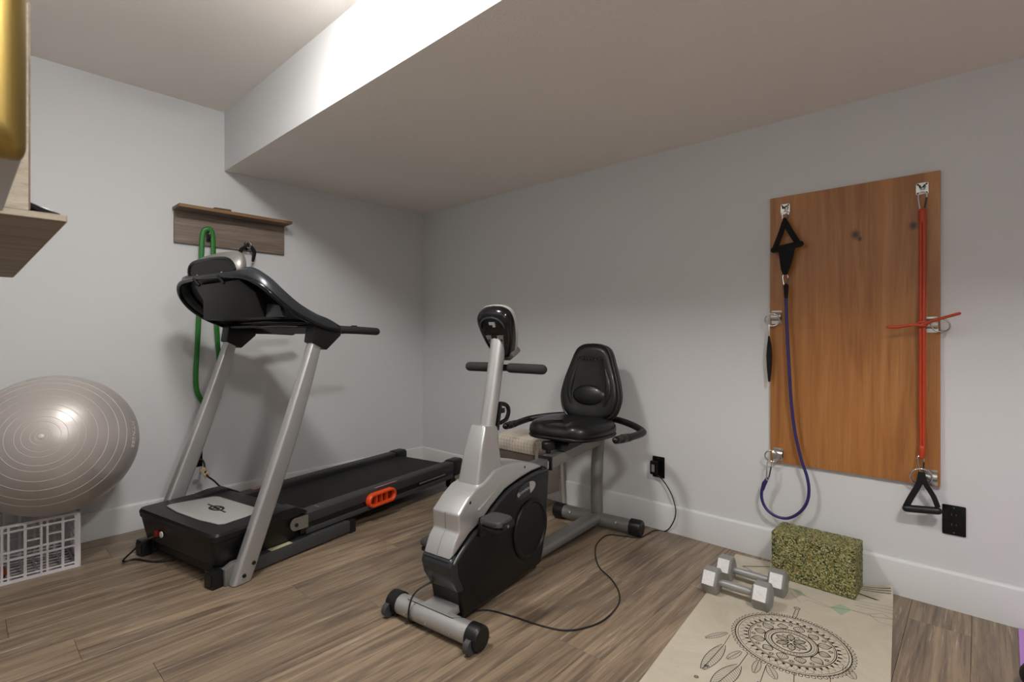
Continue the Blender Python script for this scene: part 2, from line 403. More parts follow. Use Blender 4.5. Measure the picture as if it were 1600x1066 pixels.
MB().box2((-.29, .10, .015), (.29, .16, .055)).bevel(.005).build('front_crossbar', 'black_plastic', tm)
# motor hood: loft of outlines (bottom narrower, shoulder, top)
def hood_ring(z, dv, u0, u1, r=.03): return [(a, (u0+u1)/2+b, z) for a, b in rrect(dv*2, u1-u0, r, 4)]
hood = MB().loft([hood_ring(.075, .305, .035, .43), hood_ring(.085, .312, .025, .43), hood_ring(.185, .328, .008, .44), hood_ring(.19, .333, .004, .44), hood_ring(.215, .338, .002, .42), hood_ring(.226, .334, .008, .38)]).build('motor_hood', 'charcoal_plastic', tm, ang=28)
MB().box2((-.29, .05, .03), (.29, .40, .08)).build('hood_underside', 'black_plastic', hood)
for s in (-1, 1):   # shoulders that run from the hood on to the side rails
    MB().prism([(.24, .226), (.33, .238), (.40, .236), (.455, .205), (.47, .19), (.24, .19)], s*.245, s*.333).bevel(.008).build('shoulder', 'charcoal_plastic', hood)
pl_out = [(-.232, .086), (-.1, .070), (.1, .070), (.226, .086), (.243, .105), (.232, .285), (.215, .30), (-.17, .30), (-.19, .285), (-.245, .105)]
hp = MB().prism(pl_out, .226, .2305, 'z').bevel(.0015).build('hood_plate', 'plate_grey', hood)
# emblem: oval ring with slanted bars
m = MB()
er = [(.050*math.cos(t)+.01, .028*math.sin(t)+.195) for t in [2*PI*i/28 for i in range(28)]]
ei = [(.036*math.cos(t)+.01, .017*math.sin(t)+.195) for t in [2*PI*i/28 for i in range(28)]]
m.loft([[(a, b, .2306) for a, b in er], [(a, b, .2318) for a, b in er], [(a, b, .2318) for a, b in ei], [(a, b, .2306) for a, b in ei]], loop=True)
for a, b in (((-.085, .205), (.03, .197)), ((-.01, .193), (.105, .185)), ((-.005, .178), (.025, .212))):
    d = (Vector(b)-Vector(a)); nrm = Vector((-d.y, d.x)).normalized()*.0035
    m.prism([Vector(a)+nrm, Vector(a)-nrm, Vector(b)-nrm, Vector(b)+nrm], .2306, .2320, 'z')
m.build('emblem', 'black_plastic', hp)
MB().box2((-.155, -.003, .128), (-.138, .012, .152)).bevel(.002).build('power_switch', 'red_plastic', hood)
MB().lathe([(0, 0), (.014, 0), (.014, .004), (0, .004)], (-.105, .008, .142), (0, -1, 0), 20).build('round_sticker', 'white_plastic', hood)
MB().tube(spline([(-.16, .02, .125), (-.17, -.03, .115), (-.22, -.07, .06), (-.285, -.075, .008), (-.27, -.03, .005), (-.17, .0, .005), (-.1, .06, .006)], 6), .0045, 8).build('front_cable', 'cord_black', tm)
# deck, belt and rails
MB().box2((-.235, .42, .095), (.235, 1.66, .142)).build('deck', 'black_plastic', tm)
MB().box2((-.222, .36, .146), (.222, 1.675, .158)).bevel(.004).build('belt', 'belt_rubber', tm)
MB().cyl((-.222, 1.675, .137), (.222, 1.675, .137), .021, 20).build('rear_roller', 'belt_rubber', tm)
for s in (-1, 1):
    rail = MB().prism([(s*.236, .150), (s*.236, .178), (s*.246, .185), (s*.300, .185), (s*.310, .176), (s*.310, .13), (s*.290, .13), (s*.290, .15)], .44, 1.69, 'y').bevel(.002).build('side_rail', 'tread_top', tm)
    MB().box2((s*.292, .44, .085), (s*.309, 1.69, .132)).build('rail_skirt', 'gloss_black', rail)
    MB().box2((s*.288, .47, .075), (s*.313, 1.64, .102)).bevel(.003).build('frame_tube', 'grey_plastic', tm)
    cap = MB().prism([(s*.222, .135), (s*.222, .180), (s*.240, .192), (s*.298, .192), (s*.313, .182), (s*.313, .085), (s*.24, .085)], 1.655, 1.755, 'y').bevel(.006).build('rail_end_cap', 'charcoal_plastic', tm)
    MB().cyl((s*.262, 1.66, .036), (s*.298, 1.66, .036), .036, 24).build('rear_wheel', 'black_plastic', tm)
    MB().box2((s*.27, 1.63, .03), (s*.29, 1.69, .10)).build('wheel_bracket', 'black_plastic', tm)
    MB().box2((s*.262, .55, .186), (s*.298, .70, .1865) if s < 0 else (s*.298, .56, .1862)).build('warning_strip', 'pink_label' if s < 0 else 'grey_label', rail)
    # hinge plate with bolt
    hg = MB().prism([(.392+.028*math.cos(t), .153+.030*math.sin(t)) for t in [PI/2+PI*i/10 for i in range(11)]]+[(.462, .120), (.462, .180)], s*.3345, s*.339).build('hinge_plate', 'rail_metal', tm)
    MB().lathe([(0, 0), (.009, 0), (.008, .006), (0, .006)], (s*.339, .395, .150), (s, 0, 0), 12).build('hinge_bolt', 'black_plastic', hg)
MB().box2((-.29, .40, .02), (.29, .47, .09)).build('rear_crossbar', 'black_plastic', tm)
for u in (.75, 1.1, 1.45): MB().box2((-.285, u, .078), (.285, u+.05, .096)).build('deck_support', 'black_plastic', tm)
MB().prism([(.47, .075), (1.62, .075), (1.60, .055), (.60, .02), (.47, .03)], .20, .225).build('lift_arm', 'black_plastic', tm)
MB().prism([(.47, .075), (1.62, .075), (1.60, .055), (.60, .02), (.47, .03)], -.225, -.20).build('lift_arm', 'black_plastic', tm)
MB().box2((.3105, 1.30, .116), (.3125, 1.56, .126)).build('silver_strip', 'rail_metal', tm)
MB().box2((.299, .93, .1855), (.311, 1.10, .187)).build('label_strip', 'pink_label', tm)
# orange storage latch: pill shaped ring with ribs
def pill(L, h, n=10):
    r = h/2; return [(L/2-r+r*math.cos(t), r*math.sin(t)) for t in [-PI/2+PI*i/n for i in range(n+1)]]+[(-L/2+r+r*math.cos(t), r*math.sin(t)) for t in [PI/2+PI*i/n for i in range(n+1)]]
lc = (.965, .127)
po, pi_ = pill(.215, .080), pill(.180, .046)
m = MB()
m.loft([[(x, lc[0]+a, lc[1]+b) for a, b in pp] for x, pp in ((.308, po), (.334, po), (.340, pill(.206, .071)), (.340, pill(.188, .054)), (.332, pi_), (.312, pi_))], loop=True)
la = m.build('storage_latch', 'orange_plastic', tm, ang=50)
MB().prism([(lc[0]+a, lc[1]+b) for a, b in pill(.184, .05)], .3105, .3135).build('latch_back', 'orange_dark', la)
for du in (-.045, -.005, .035): MB().box((.3225, lc[0]+du, lc[1]), (.020, .008, .046)).build('latch_rib', 'orange_plastic', la)
# console shell: lofted rows, near cap -> nose; every row spans the full width
RIM = [(.398, .605, 1.085), (.402, .52, 1.098), (.405, .43, 1.128), (.405, .34, 1.168), (.398, .265, 1.222), (.365, .21, 1.28), (.285, .175, 1.325), (.15, .163, 1.338), (0, .158, 1.342)]
TOP = [(.392, .612, 1.112), (.395, .54, 1.145), (.398, .46, 1.170), (.395, .375, 1.212), (.385, .305, 1.266), (.345, .25, 1.332), (.265, .210, 1.378), (.15, .185, 1.362), (0, .178, 1.360)]
def smooth_row(rows, n=4): return spline(rows, n)
R_, T_ = smooth_row(RIM), smooth_row(TOP)
rim_full = [Vector(p) for p in R_]+[Vector((-p.x, p.y, p.z)) for p in reversed(R_[:-1])]
top_full = [Vector(p) for p in T_]+[Vector((-p.x, p.y, p.z)) for p in reversed(T_[:-1])]
mid_full = [(a*.45+b*.55)+Vector((math.copysign(.010, a.x) if abs(a.x) > .01 else 0, -.012, .004)) for a, b in zip(rim_full, top_full)]
deck_in = [Vector((p.x*.86, p.y+.045, p.z-.004)) for p in top_full]
deck_in2 = [Vector((p.x*.80, p.y+.085, p.z-.040)) for p in top_full]
und_in = [Vector((p.x*.90, p.y+.03, p.z+.012)) for p in rim_full]
con = MB().loft([und_in, rim_full, mid_full, top_full, deck_in, deck_in2], closed=False, caps=False).build('console_shell', 'slate_plastic', tm, ang=50)
md = con.modifiers.new('solid', 'SOLIDIFY'); md.thickness = .006; md.offset = -1
# user-facing deck of the console (closes the arch)
n = len(deck_in2); h = n//2
MB().loft([[deck_in2[i], deck_in2[n-1-i]] for i in range(h)], closed=False, caps=False).build('console_deck', 'black_plastic', con)
MB().tube([p+Vector((0, -.002, 0)) for p in rim_full], .0105, 10, True).build('console_rim', 'gloss_black', con)
MB().loft([[und_in[i]+Vector((0, .012, .004)), und_in[len(und_in)-1-i]+Vector((0, .012, .004))] for i in range(len(und_in)//2)], closed=False, caps=False).build('console_underside', 'black_plastic', con)
# display head on top of the shell
prof = [(-.188, 1.335), (-.205, 1.362), (-.200, 1.398), (-.172, 1.428), (-.12, 1.443), (0, 1.448), (.12, 1.443), (.172, 1.428), (.200, 1.398), (.205, 1.362), (.188, 1.335)]
pf = [(p.x, p.z) for p in spline([(a, 0, b) for a, b in prof], 4)]
LEAN = -.16
def head_ring(u, k, dz, lean=LEAN, kz=None): return [(a*k, u+(b-1.335)*lean, 1.335+(b-1.335)*(kz or k)+dz) for a, b in pf]
hd = MB().loft([head_ring(.190, .95, 0, LEAN, .84), head_ring(.185, .99, 0, LEAN, .86), head_ring(.190, 1.04, .002, -.05, .94), head_ring(.206, 1.05, .006, 0, 1.05), head_ring(.224, .99, .010, .05, 1.10), head_ring(.242, .84, .008, .1, 1.10), head_ring(.254, .66, 0, .1, .98)], closed=True).build('display_head', 'rail_metal', tm, ang=45)
MB().loft([head_ring(.1845, .95, 0, LEAN, .80), head_ring(.180, .925, .001, LEAN, .775)]).build('head_back_panel', 'charcoal_plastic', hd)
MB().tube(head_ring(.181, .965, 0, LEAN, .82), .008, 8, True).build('head_rim', 'gloss_black', hd)
MB().loft([head_ring(.2525, .55, .006, .1, .9), head_ring(.2545, .53, .008, .1, .88)]).build('display', 'screen', hd)
for v_ in (-.12, .095):
    q = MB().tube([(v_, .178, 1.352), (v_+.012, .150, 1.337), (v_+.03, .165, 1.308)], .008, 8, True).build('clip', 'gloss_black', hd)
    MB().lathe([(0, 0), (.006, 0), (0, .005)], (v_, .172, 1.359), (0, -1, .3), 10).build('clip_screw', 'chrome', q)
# belly box hanging under the shell
bl = [(-.215, .205, 1.315), (.195, .195, 1.322), (.262, .235, 1.262), (.235, .30, 1.150), (-.19, .235, 1.142), (-.17, .225, 1.24)]
m = MB(); front = [Vector(p) for p in bl]
backp = [p+Vector((-.02 if p.x > 0 else .02, .12, -.005)) for p in front]
m.loft([front, backp]).bevel(.006).build('belly_cover', 'charcoal_plastic', con, ang=30)
MB().prism([(.24, 1.150), (.375, 1.150), (.345, 1.205), (.25, 1.215)], .30, .32, 'y').bevel(.004).build('speaker_cover', 'slate_plastic', con)
MB().tube([(-.36, .50, 1.128), (0, .47, 1.134), (.36, .50, 1.124)], .014, 12).build('console_crossbar', 'gloss_black', tm)
MB().tube([(-.36, .47, 1.110), (-.1, .435, 1.112), (.36, .47, 1.106)], .010, 12).build('lower_crossbar', 'black_plastic', tm)
MB().tube(spline([(.0, .42, 1.108), (.14, .43, 1.112), (.26, .455, 1.108), (.34, .48, 1.100)], 5), .004, 8).build('console_cable', 'graphite_paint', tm)
# power cord from the wall socket to the hood
oc = TM.loc(Vector((.03, -1.664, .345)))
pts = [oc, oc+Vector((.03, .02, -.02)), TM.v(322, 741, -.46), TM.v(335, 752, -.44), TM.v(350, 766, -.40), TM.v(362, 770, -.34)]
MB().tube(spline(pts, 6), .005, 8).build('power_cord', 'cord_black', tm)
for q in (TM.v(317, 735, -.465), TM.v(323, 742, -.46)):
    MB().box(q, (.012, .03, .022), Matrix.Rotation(.5, 3, 'X')).bevel(.003).build('cord_clip', 'cord_tag', tm)

# ------------------------------------------------------------------ recumbent exercise bike
BK = Frame((1.9561, -1.4524, 0), 7.0)
bk = empty('exercise_bike', BK.O, 'silver and black recumbent exercise bike in the middle of the room', 'exercise bike', BK.a)
def foot(name, u, v0, v1, z, r, capr, capl, mat):
    t = MB().cyl((v0+capl*.6, u, z), (v1-capl*.6, u, z), r, 32).build(name, mat, bk)
    for s, e in ((1, v0), (-1, v1)):
        MB().lathe([(0, 0), (capr*.86, 0), (capr*.97, .004), (capr, .010), (capr, capl), (r*.9, capl+.001)], (e, u, z), (s, 0, 0), 32).build('foot_cap', 'charcoal_plastic', t)
    return t
ff = foot('front_foot', 0, -.222, .222, .044, .0365, .042, .050, 'silver_paint')
for v_ in (-.215, .185):
    MB().cyl((v_, -.036, .028), (v_+.022, -.036, .028), .026, 20).build('transport_wheel', 'grey_plastic', ff)
for v_ in (-.115, -.01, .105): MB().lathe([(0, 0), (.0075, 0), (.006, .004), (0, .005)], (v_, -.0355, .040), (0, -1, .12), 14).build('screw', 'chrome', ff)
MB().tube([(-.125, -.012, .0795), (.095, -.012, .0795), (.125, .012, .0795)], .0012, 6).build('groove', 'black_plastic', ff)
MB().box2((-.06, .0, .05), (.06, .11, .082)).bevel(.006).build('front_bracket', 'silver_paint', bk)
HW = .066
SH = lambda pts: [(p[0]+.0, p[1]) for p in BK.uz(pts, HW)]
front_line = SH([(716.5, 806), (717, 820), (717.5, 834), (711, 848), (703, 877)])
crest = SH([(758, 755), (745, 764), (731, 782)])
arch = SH([(848, 729), (843, 726), (832, 723), (820, 722), (805, 723.5), (790, 727), (775, 734)])
bound = SH([(713, 865), (734, 834), (752, 815), (767, 792), (789, 765), (812, 748), (830, 737), (848, 729.5)])
silver = front_line+bound+arch[1:]+crest
sh = MB().prism(silver, -HW, HW).bevel(.013, 3, 20).build('silver_shroud', 'pale_silver', bk, ang=50)
black = SH([(702.5, 878), (701, 890), (705, 908), (716, 930), (719, 950), (722, 967)])+[(.60, .040)]+SH([(848, 858), (852, 820), (857, 735), (852, 728.5)])
b2 = [(a+.004, b-.004) for a, b in SH([(830, 738), (812, 749.5), (789, 766.5), (767, 793.5), (752, 816.5), (734, 835.5), (713, 866.5)])]
bs = MB().prism(black+b2, -HW-.006, HW+.006).bevel(.014, 3, 20).build('black_shroud', 'shroud_black', bk, ang=50)
# slate nose of the black shroud and the lip that borders the silver half
chin = SH([(713, 866), (703, 877.5), (700.5, 890), (704.5, 908), (715, 928)])+[(q[0]+.035, q[1]) for q in SH([(715, 928), (705, 905)])]
MB().prism(chin, -HW-.0075, HW+.0075).bevel(.012, 3, 20).build('nose_cover', 'slate_plastic', bs, ang=50)
for s in (1, -1):
    lip = [Vector((s*(HW+.005), a+.006, b-.008)) for a, b in SH([(705, 880), (713, 867), (734, 836), (752, 817), (767, 794), (789, 767), (812, 750), (830, 739), (850, 732)])]
    MB().tube(spline(lip, 4), .009, 10, True).build('shroud_lip', 'slate_plastic', bs)
    # round flywheel cover
    dc = BK.v(828, 826, HW+.006)
    MB().lathe([(.128, -.004), (.128, .006), (.122, .012), (.114, .012), (.108, .005), (0, .004)], (s*(HW+.006), dc.y, dc.z), (s, 0, 0), 56).build('flywheel_cover', 'shroud_black', bs)
    pts = [(775, 775), (783, 765), (784, 753)]
    a, b = BK.v(748, 797, HW), BK.v(784, 754, HW)
    MB().tube([Vector((s*HW, a.y, a.z)), Vector((s*(HW+.001), b.y, b.z))], [.006, .002], 8, True).build('crease', 'pale_silver', sh)
    for px in ((735, 786), (820, 730)):
        q = BK.v(px[0], px[1], HW); MB().lathe([(0, 0), (.006, 0), (0, .001)], (s*HW, q.y, q.z), (s, 0, 0), 10).build('screw_hole', 'black_plastic', sh)
MB().prism([(p[0], p[1]) for p in front_line]+[(p[0]+.004, p[1]) for p in reversed(front_line)], -.0007, .0007).xf(Matrix.Translation((0, -.0012, 0))).build('seam', 'rail_metal', sh)
# oval badge: dark half with lettering, silver half
lg = BK.v(822, 765.5, HW+.0065); tilt = math.radians(8)
def badge(pts, x0, x1): return [(lg.y+a*math.cos(tilt)-b*math.sin(tilt), lg.z+a*math.sin(tilt)+b*math.cos(tilt)) for a, b in pts]
eo = ell(.074, .030, 40)
MB().prism(badge(eo, 0, 0), HW+.0055, HW+.0075).build('badge', 'gloss_black', bs)
MB().prism(badge([p for p in ell(.072, .0285, 80) if p[0] >= .026], 0, 0), HW+.007, HW+.0085).build('badge_panel', 'plate_grey', bs)
ct, stl = math.cos(tilt), math.sin(tilt)
text_mesh('SCHWINN', .019, 'badge_lettering', 'plate_grey', bs, lambda c: Vector((HW+.0082+c.z, lg.y+(c.x-.02)*ct-c.y*stl, lg.z+(c.x-.02)*stl+c.y*ct)))
MB().lathe([(.009, 0), (.009, .001), (.007, .001), (.007, 0)], (HW+.0075, lg.y-.058*ct, lg.z-.058*stl), (1, 0, 0), 16).build('badge_ring', 'plate_grey', bs)
# mast cover and mast
def mring(z, u0, u1, hv, r): return [(a, (u0+u1)/2+b, z+(b/(u1-u0))*.04*(1 if z < .6 else -.25)) for a, b in rrect(hv*2, u1-u0, r, 4)]
MB().loft([mring(.455, .170, .350, .056, .018), mring(.50, .178, .345, .054, .018), mring(.60, .207, .338, .047, .016), mring(.69, .240, .332, .040, .014), mring(.698, .245, .327, .036, .012)]).build('mast_cover', 'silver_paint', bk, ang=50)
MB().tube([(0, .300, .66), (0, .345, .85), (0, .385, 1.045), (0, .392, 1.075)], .0325, 28).build('mast', 'silver_paint', bk)
# handlebar with foam grips
hb = MB().cyl((-.17, .405, .926), (.17, .405, .926), .014, 16).build('handlebar', 'black_plastic', bk)
MB().tube([(.045, .408, .926), (.20, .41, .925)], .0205, 20, True).build('foam_grip', 'foam_grip', hb)
MB().tube([(-.045, .408, .926), (-.18, .41, .925)], .0205, 20, True).build('foam_grip', 'foam_grip', hb)
# console: shield outline, tilted; back faces the camera
RX = Matrix.Translation((0, .385, 1.075)) @ Matrix.Rotation(math.radians(24), 4, 'X')
outl = [(0, .115), (.045, .110), (.075, .092), (.085, .06), (.082, .02), (.068, -.04), (.045, -.095), (.03, -.112), (0, -.115)]
ol = [(p.x, p.z) for p in spline([(a, 0, b) for a, b in outl], 4)]; ol = ol+[(-a, b) for a, b in reversed(ol[1:-1])]
def cring(y, k, dz=0): return [(a*k, y, b*k+dz) for a, b in ol]
c1 = MB().loft([cring(-.032, .80), cring(-.026, .92), cring(-.005, .99), cring(.012, 1.0)]).xf(RX).build('console_back', 'gloss_black', bk, ang=50)
MB().loft([cring(.012, 1.02), cring(.022, 1.03), cring(.034, .98), cring(.036, .90)]).xf(RX).build('console_front', 'plate_grey', bk, ang=50)
MB().loft([cring(.036, .82), cring(.0375, .81)]).xf(RX).build('console_display', 'screen', c1)
MB().tube([(.062*math.cos(t), -.034, .035+.046*math.sin(t)) for t in [PI*i/14 for i in range(15)]], .004, 8, True).xf(RX).build('console_rim', 'slate_plastic', c1)
MB().box((-.015+.02, -.0345, .055), (.030, .004, .012)).xf(RX).build('sticker', 'plate_grey', c1)
MB().box((.012, -.0345, .044), (.012, .004, .010)).xf(RX).build('sticker', 'plate_grey', c1)
MB().loft([[(a, -.036, b) for a, b in ((-.045, .0), (.045, .0), (.03, -.075), (-.025, -.075))], [(a, -.028, b) for a, b in ((-.045, .0), (.045, .0), (.03, -.075), (-.025, -.075))]]).xf(RX).build('mount_plate', 'rail_metal', c1)
MB().box((0, -.037, -.004), (.026, .004, .018)).xf(RX).build('mount_socket', 'black_plastic', c1)
for a in (-.033, .033): MB().lathe([(0, 0), (.006, 0), (0, .004)], (a, -.036, -.02), (0, -1, 0), 10).xf(RX).build('mount_screw', 'black_plastic', c1)
MB().loft([[(a, y, b) for a, b in ((-.03, -.085), (.05, -.085), (.058, -.105), (.03, -.125), (-.03, -.125))] for y in (-.015, .045)]).xf(RX).bevel(.006).build('console_tail', 'rail_metal', c1)
# bottle cage behind the mast
cage = MB().box((.0, .372, .725), (.03, .018, .12), Matrix.Rotation(-.2, 3, 'X')).bevel(.004).build('bottle_cage', 'black_plastic', bk)
MB().tube(spline([(.0, .395, .775), (.0, .440, .762), (.0, .455, .735), (.0, .438, .703), (.0, .395, .692)], 5), .009, 8).build('cage_loop', 'black_plastic', cage)
MB().box((0, .400, .745), (.026, .022, .02)).build('cage_pad', 'black_plastic', cage)
# cranks and pedals
CK = Vector((0, .165, .305))
for s, d in ((1, Vector((0, .005, .072))), (-1, Vector((0, -.005, -.072)))):
    p = CK+d
    MB().prism([(CK.y-.016, CK.z), (CK.y+.016, CK.z), (p.y+.012, p.z), (p.y-.012, p.z)], s*.076, s*.092).bevel(.004).build('crank_arm', 'black_plastic', bk)
    pd = MB().loft([[(s*(.15)+a, p.y+b, p.z+zz) for a, b in rrect(.10*kk, .10*kk, .025, 4)] for zz, kk in ((-.014, .80), (-.008, .97), (.006, 1.0), (.012, .93))]).build('pedal', 'grey_plastic', bk, ang=50)
    MB().box((s*.195, p.y+.01, p.z-.010), (.018, .07, .024)).bevel(.004).build('pedal_end', 'black_plastic', pd)
    MB().cyl((s*.09, p.y, p.z-.004), (s*.2055, p.y, p.z-.010), .006, 12).build('spindle', 'chrome', pd)
    MB().box((s*.15, p.y-.02, p.z-.022), (.07, .05, .016)).bevel(.004).build('counterweight', 'black_plastic', pd)
# rear half: beam, foot, post, seat rail
MB().loft([[(a+v0, u, .055+b) for a, b in rrect(.082, .050, .020, 4)] for u, v0 in ((.56, .0), (1.22, .026))]).build('floor_beam', 'graphite_paint', bk, ang=60)
rf = foot('rear_foot', 1.252, -.238, .292, .044, .0365, .0425, .062, 'graphite_paint')
for v_ in (-.12, .16): MB().lathe([(0, 0), (.009, 0), (.006, .006), (0, .006)], (v_, 1.218, .058), (0, -1, .35), 14).build('screw', 'chrome', rf)
MB().tube(spline([(.026, 1.262, .05), (.026, 1.258, .16), (.022, 1.268, .30), (.015, 1.300, .43), (.012, 1.325, .50)], 6), .0335, 24).build('rear_post', 'graphite_paint', bk)
def rail_z(u): return .452+(u-.75)*.045
rl = MB().loft([[(.004+a, u, rail_z(u)+b) for a, b in rrect(.066, .055, .004, 2)] for u in (.755, 1.33)]).build('seat_rail', 'rail_metal', bk, ang=40)
MB().box((.004, .750, rail_z(.75)), (.074, .014, .063)).bevel(.003).build('rail_end', 'black_plastic', rl)
MB().box((.004, .7425, rail_z(.75)-.006), (.046, .003, .036)).build('rail_label', 'white_plastic', rl)
MB().box((.0, .640, .452), (.05, .20, .045)).bevel(.004).build('rail_neck', 'graphite_paint', bk)
kn = MB().lathe([(0, 0), (.012, 0), (.012, .018), (.030, .020), (.033, .026), (.033, .052), (.028, .058), (0, .058)], (-.02, .815, rail_z(.8)+.028), seg=24).build('seat_knob', 'black_plastic', bk)
MB().prism([(.86, .492), (1.22, .512), (1.22, .545), (.93, .545), (.88, .53)], -.055, .06).bevel(.006).build('seat_carriage', 'black_plastic', bk)
# seat cushion
def seat_ring(z, k, r=0):
    base = [(0, .83), (.10, .835), (.160, .87), (.192, .95), (.208, 1.05), (.195, 1.14), (.12, 1.18), (0, 1.185)]
    pts = spline([(a, b, 0) for a, b in base], 4); pts = pts+[Vector((-p.x, p.y, 0)) for p in reversed(pts[1:-1])]
    return [(p.x*k-.004, 1.01+(p.y-1.01)*k, z-(.012 if abs(p.x) < .09 and p.y < .9 else 0)*(1 if z > .58 else 0)) for p in pts]
st_ = MB().loft([seat_ring(.552, .90), seat_ring(.556, .99), seat_ring(.575, 1.02), seat_ring(.600, 1.0), seat_ring(.618, .93), seat_ring(.627, .80), seat_ring(.630, .55), seat_ring(.626, .25)]).build('seat', 'vinyl', bk, ang=80)
MB().loft([seat_ring(.542, .94), seat_ring(.545, 1.0), seat_ring(.555, 1.025), seat_ring(.562, 1.0)]).build('seat_base', 'vinyl_pipe', st_, ang=60)
# backrest: pear-shaped cushion, leaning back
BR = Matrix.Translation((.020, 1.175, .60)) @ Matrix.Rotation(math.radians(-10), 4, 'X')
bo = [(0, .0), (.09, .004), (.145, .04), (.168, .10), (.170, .15), (.155, .22), (.125, .31), (.105, .365), (.085, .395), (.05, .412), (0, .416)]
bp = spline([(a, 0, b) for a, b in bo], 4); bp = bp+[Vector((-p.x, 0, p.z)) for p in reversed(bp[1:-1])]
def bring(y, k, dy=0): return [(p.x*k, y, .19+(p.z-.19)*k) for p in bp]
br = MB().loft([bring(.030, .80), bring(.028, .96), bring(.010, 1.0), bring(-.020, 1.0), bring(-.036, .95), bring(-.042, .86), bring(-.034, .70), bring(-.030, .45), bring(-.030, .2)]).xf(BR).build('backrest', 'vinyl', bk, ang=80)
MB().tube([Vector((p.x*1.0, -.022, p.z)) for p in bp], .006, 8, closed=True).xf(BR).build('piping', 'vinyl_pipe', br)
MB().tube([Vector((p.x*1.0, .018, p.z)) for p in bp], .007, 8, closed=True).xf(BR).build('back_edge', 'vinyl_pipe', br)
MB().loft([[(a*kx, -.030-d, .135+b*kx) for a, b in ell(.100, .058, 32)] for kx, d in ((1.0, -.004), (.93, .004), (.75, .010), (.45, .015), (.1, .017))]).xf(BR).build('lumbar_pad', 'vinyl', br, ang=80)
for s in (-1, 1):
    MB().tube(spline([(s*.098, -.036, .08), (s*.118, -.038, .15), (s*.108, -.038, .22), (s*.09, -.036, .28)], 6), [.004+.012*math.sin(PI*i/18) for i in range(19)], 10, flat=.5).xf(BR).build('side_bolster', 'vinyl', br)
text_mesh('SCHWINN', .034, 'embossed_lettering', 'emboss', br, lambda c: BR @ Vector((c.x*1.15, -.0400-c.z*1.0-.001, .335+c.y)), .002)
MB().box((.02, 1.225, .585), (.09, .05, .16)).bevel(.008).build('back_bracket', 'black_plastic', bk)
MB().cyl((-.06, 1.235, .60), (.13, 1.235, .60), .030, 20).build('back_hub', 'black_plastic', bk)
for s in (-1, 1):
    arm = [(s*.05+.01, 1.245, .612), (s*.17, 1.235, .606), (s*.27, 1.19, .594), (s*.335, 1.14, .582), (s*.348, 1.10, .577), (s*.345 if s < 0 else .330, 1.0, .572), (s*.345 if s < 0 else .302, .915, .570)]
    ar = MB().tube(spline(arm, 5), .0175, 16, True).build('arm_handle', 'black_plastic', bk)
    e = Vector(arm[-1]); f = Vector(arm[-2])
    MB().tube([e+(f-e)*.05, e+(f-e)*.9], .0195, 16, True).build('arm_grip', 'foam_grip', ar)
    MB().tube([e+(f-e)*.35, e+(f-e)*.62], .0206, 16).build('pulse_sensor', 'steel_dark', ar)
    MB().tube([e+(f-e)*-.02, e+(f-e)*-.12], .018, 16, True).build('arm_cap', 'gloss_black', ar)
# cable from the socket in the nose over the front foot
sk = Vector((-.035, .068, .150))
MB().box(sk, (.022, .02, .02)).build('socket_plug', 'plate_grey', bk)
MB().tube(spline([sk+Vector((0, -.008, -.002)), (-.06, .02, .140), (-.085, -.02, .112), (-.09, -.040, .062), (-.09, -.036, .020), (-.085, .0, .003), (-.02, .10, .004)], 6), .0035, 8).build('bike_cable', 'cord_black', bk)

# ------------------------------------------------------------------ wall rack with shelf, hooks, band, grip trainer
ry0, ry1 = -1.776, -1.152
rk = empty('wall_rack', (0, (ry0+ry1)/2, 1.596), 'grey-brown wooden wall rack with a top shelf above the treadmill console', 'rack')
RO = Vector(rk.location)
def rloc(m): return m.xf(Matrix.Translation(-RO))
rloc(MB().box2((.0005, ry0, 1.596), (.019, ry1, 1.782))).bevel(.0015, 1).build('back_board', 'rack_wood', rk)
rs = rloc(MB().box2((.0005, ry0-.006, 1.782), (.132, ry1+.002, 1.800))).bevel(.002, 1).build('shelf_board', 'rack_wood', rk)
rloc(MB().box2((.132, ry0-.006, 1.7825), (.1335, ry1+.002, 1.7995))).build('front_edge', 'rack_edge', rs)
for (px, py) in ((325, 371), (384.5, 384)):
    h = wl(px, py, .02)
    hk = rloc(MB().prism(rrect(.022, .05, .008, 3), .019, .0235, 'x').xf(Matrix.Translation((0, h.y, h.z-.004)))).build('coat_hook', 'black_plastic', rk)
    rloc(MB().tube(spline([(.022, h.y, h.z-.008), (.04, h.y, h.z-.012), (.056, h.y, h.z-.002), (.058, h.y, h.z+.014)], 5), .006, 10, True)).build('hook_prong', 'black_plastic', hk)
    rloc(MB().lathe([(0, -.008), (.006, -.005), (.008, 0), (.006, .006), (0, .008)], (.058, h.y, h.z+.018), seg=14)).build('hook_tip', 'chrome', hk)
    if px > 350: GH = h
    else: BH = h
for n, (a, b, c, th) in enumerate(((.03, -1.72, -1.545, .008), (.02, -1.30, -1.20, .007), (.07, -1.60, -1.50, .012))):
    o = MB().prism([(a, b), (a+.045, b+.004), (a+.052, c-.01), (a+.004, c)], 1.8, 1.8+th, 'z').bevel(.001, 1).build('wood_strip', 'dark_wood_strip')
    origin(o, (a, (b+c)/2, 1.8))
    tag(o, ('thin dark wood strip on the wall rack shelf, above the green band', 'thin dark wood strip on the wall rack shelf, at its right end', 'short thick dark wood strip in the middle of the wall rack shelf')[n], 'wood strip', 'wood strips on the wall rack')
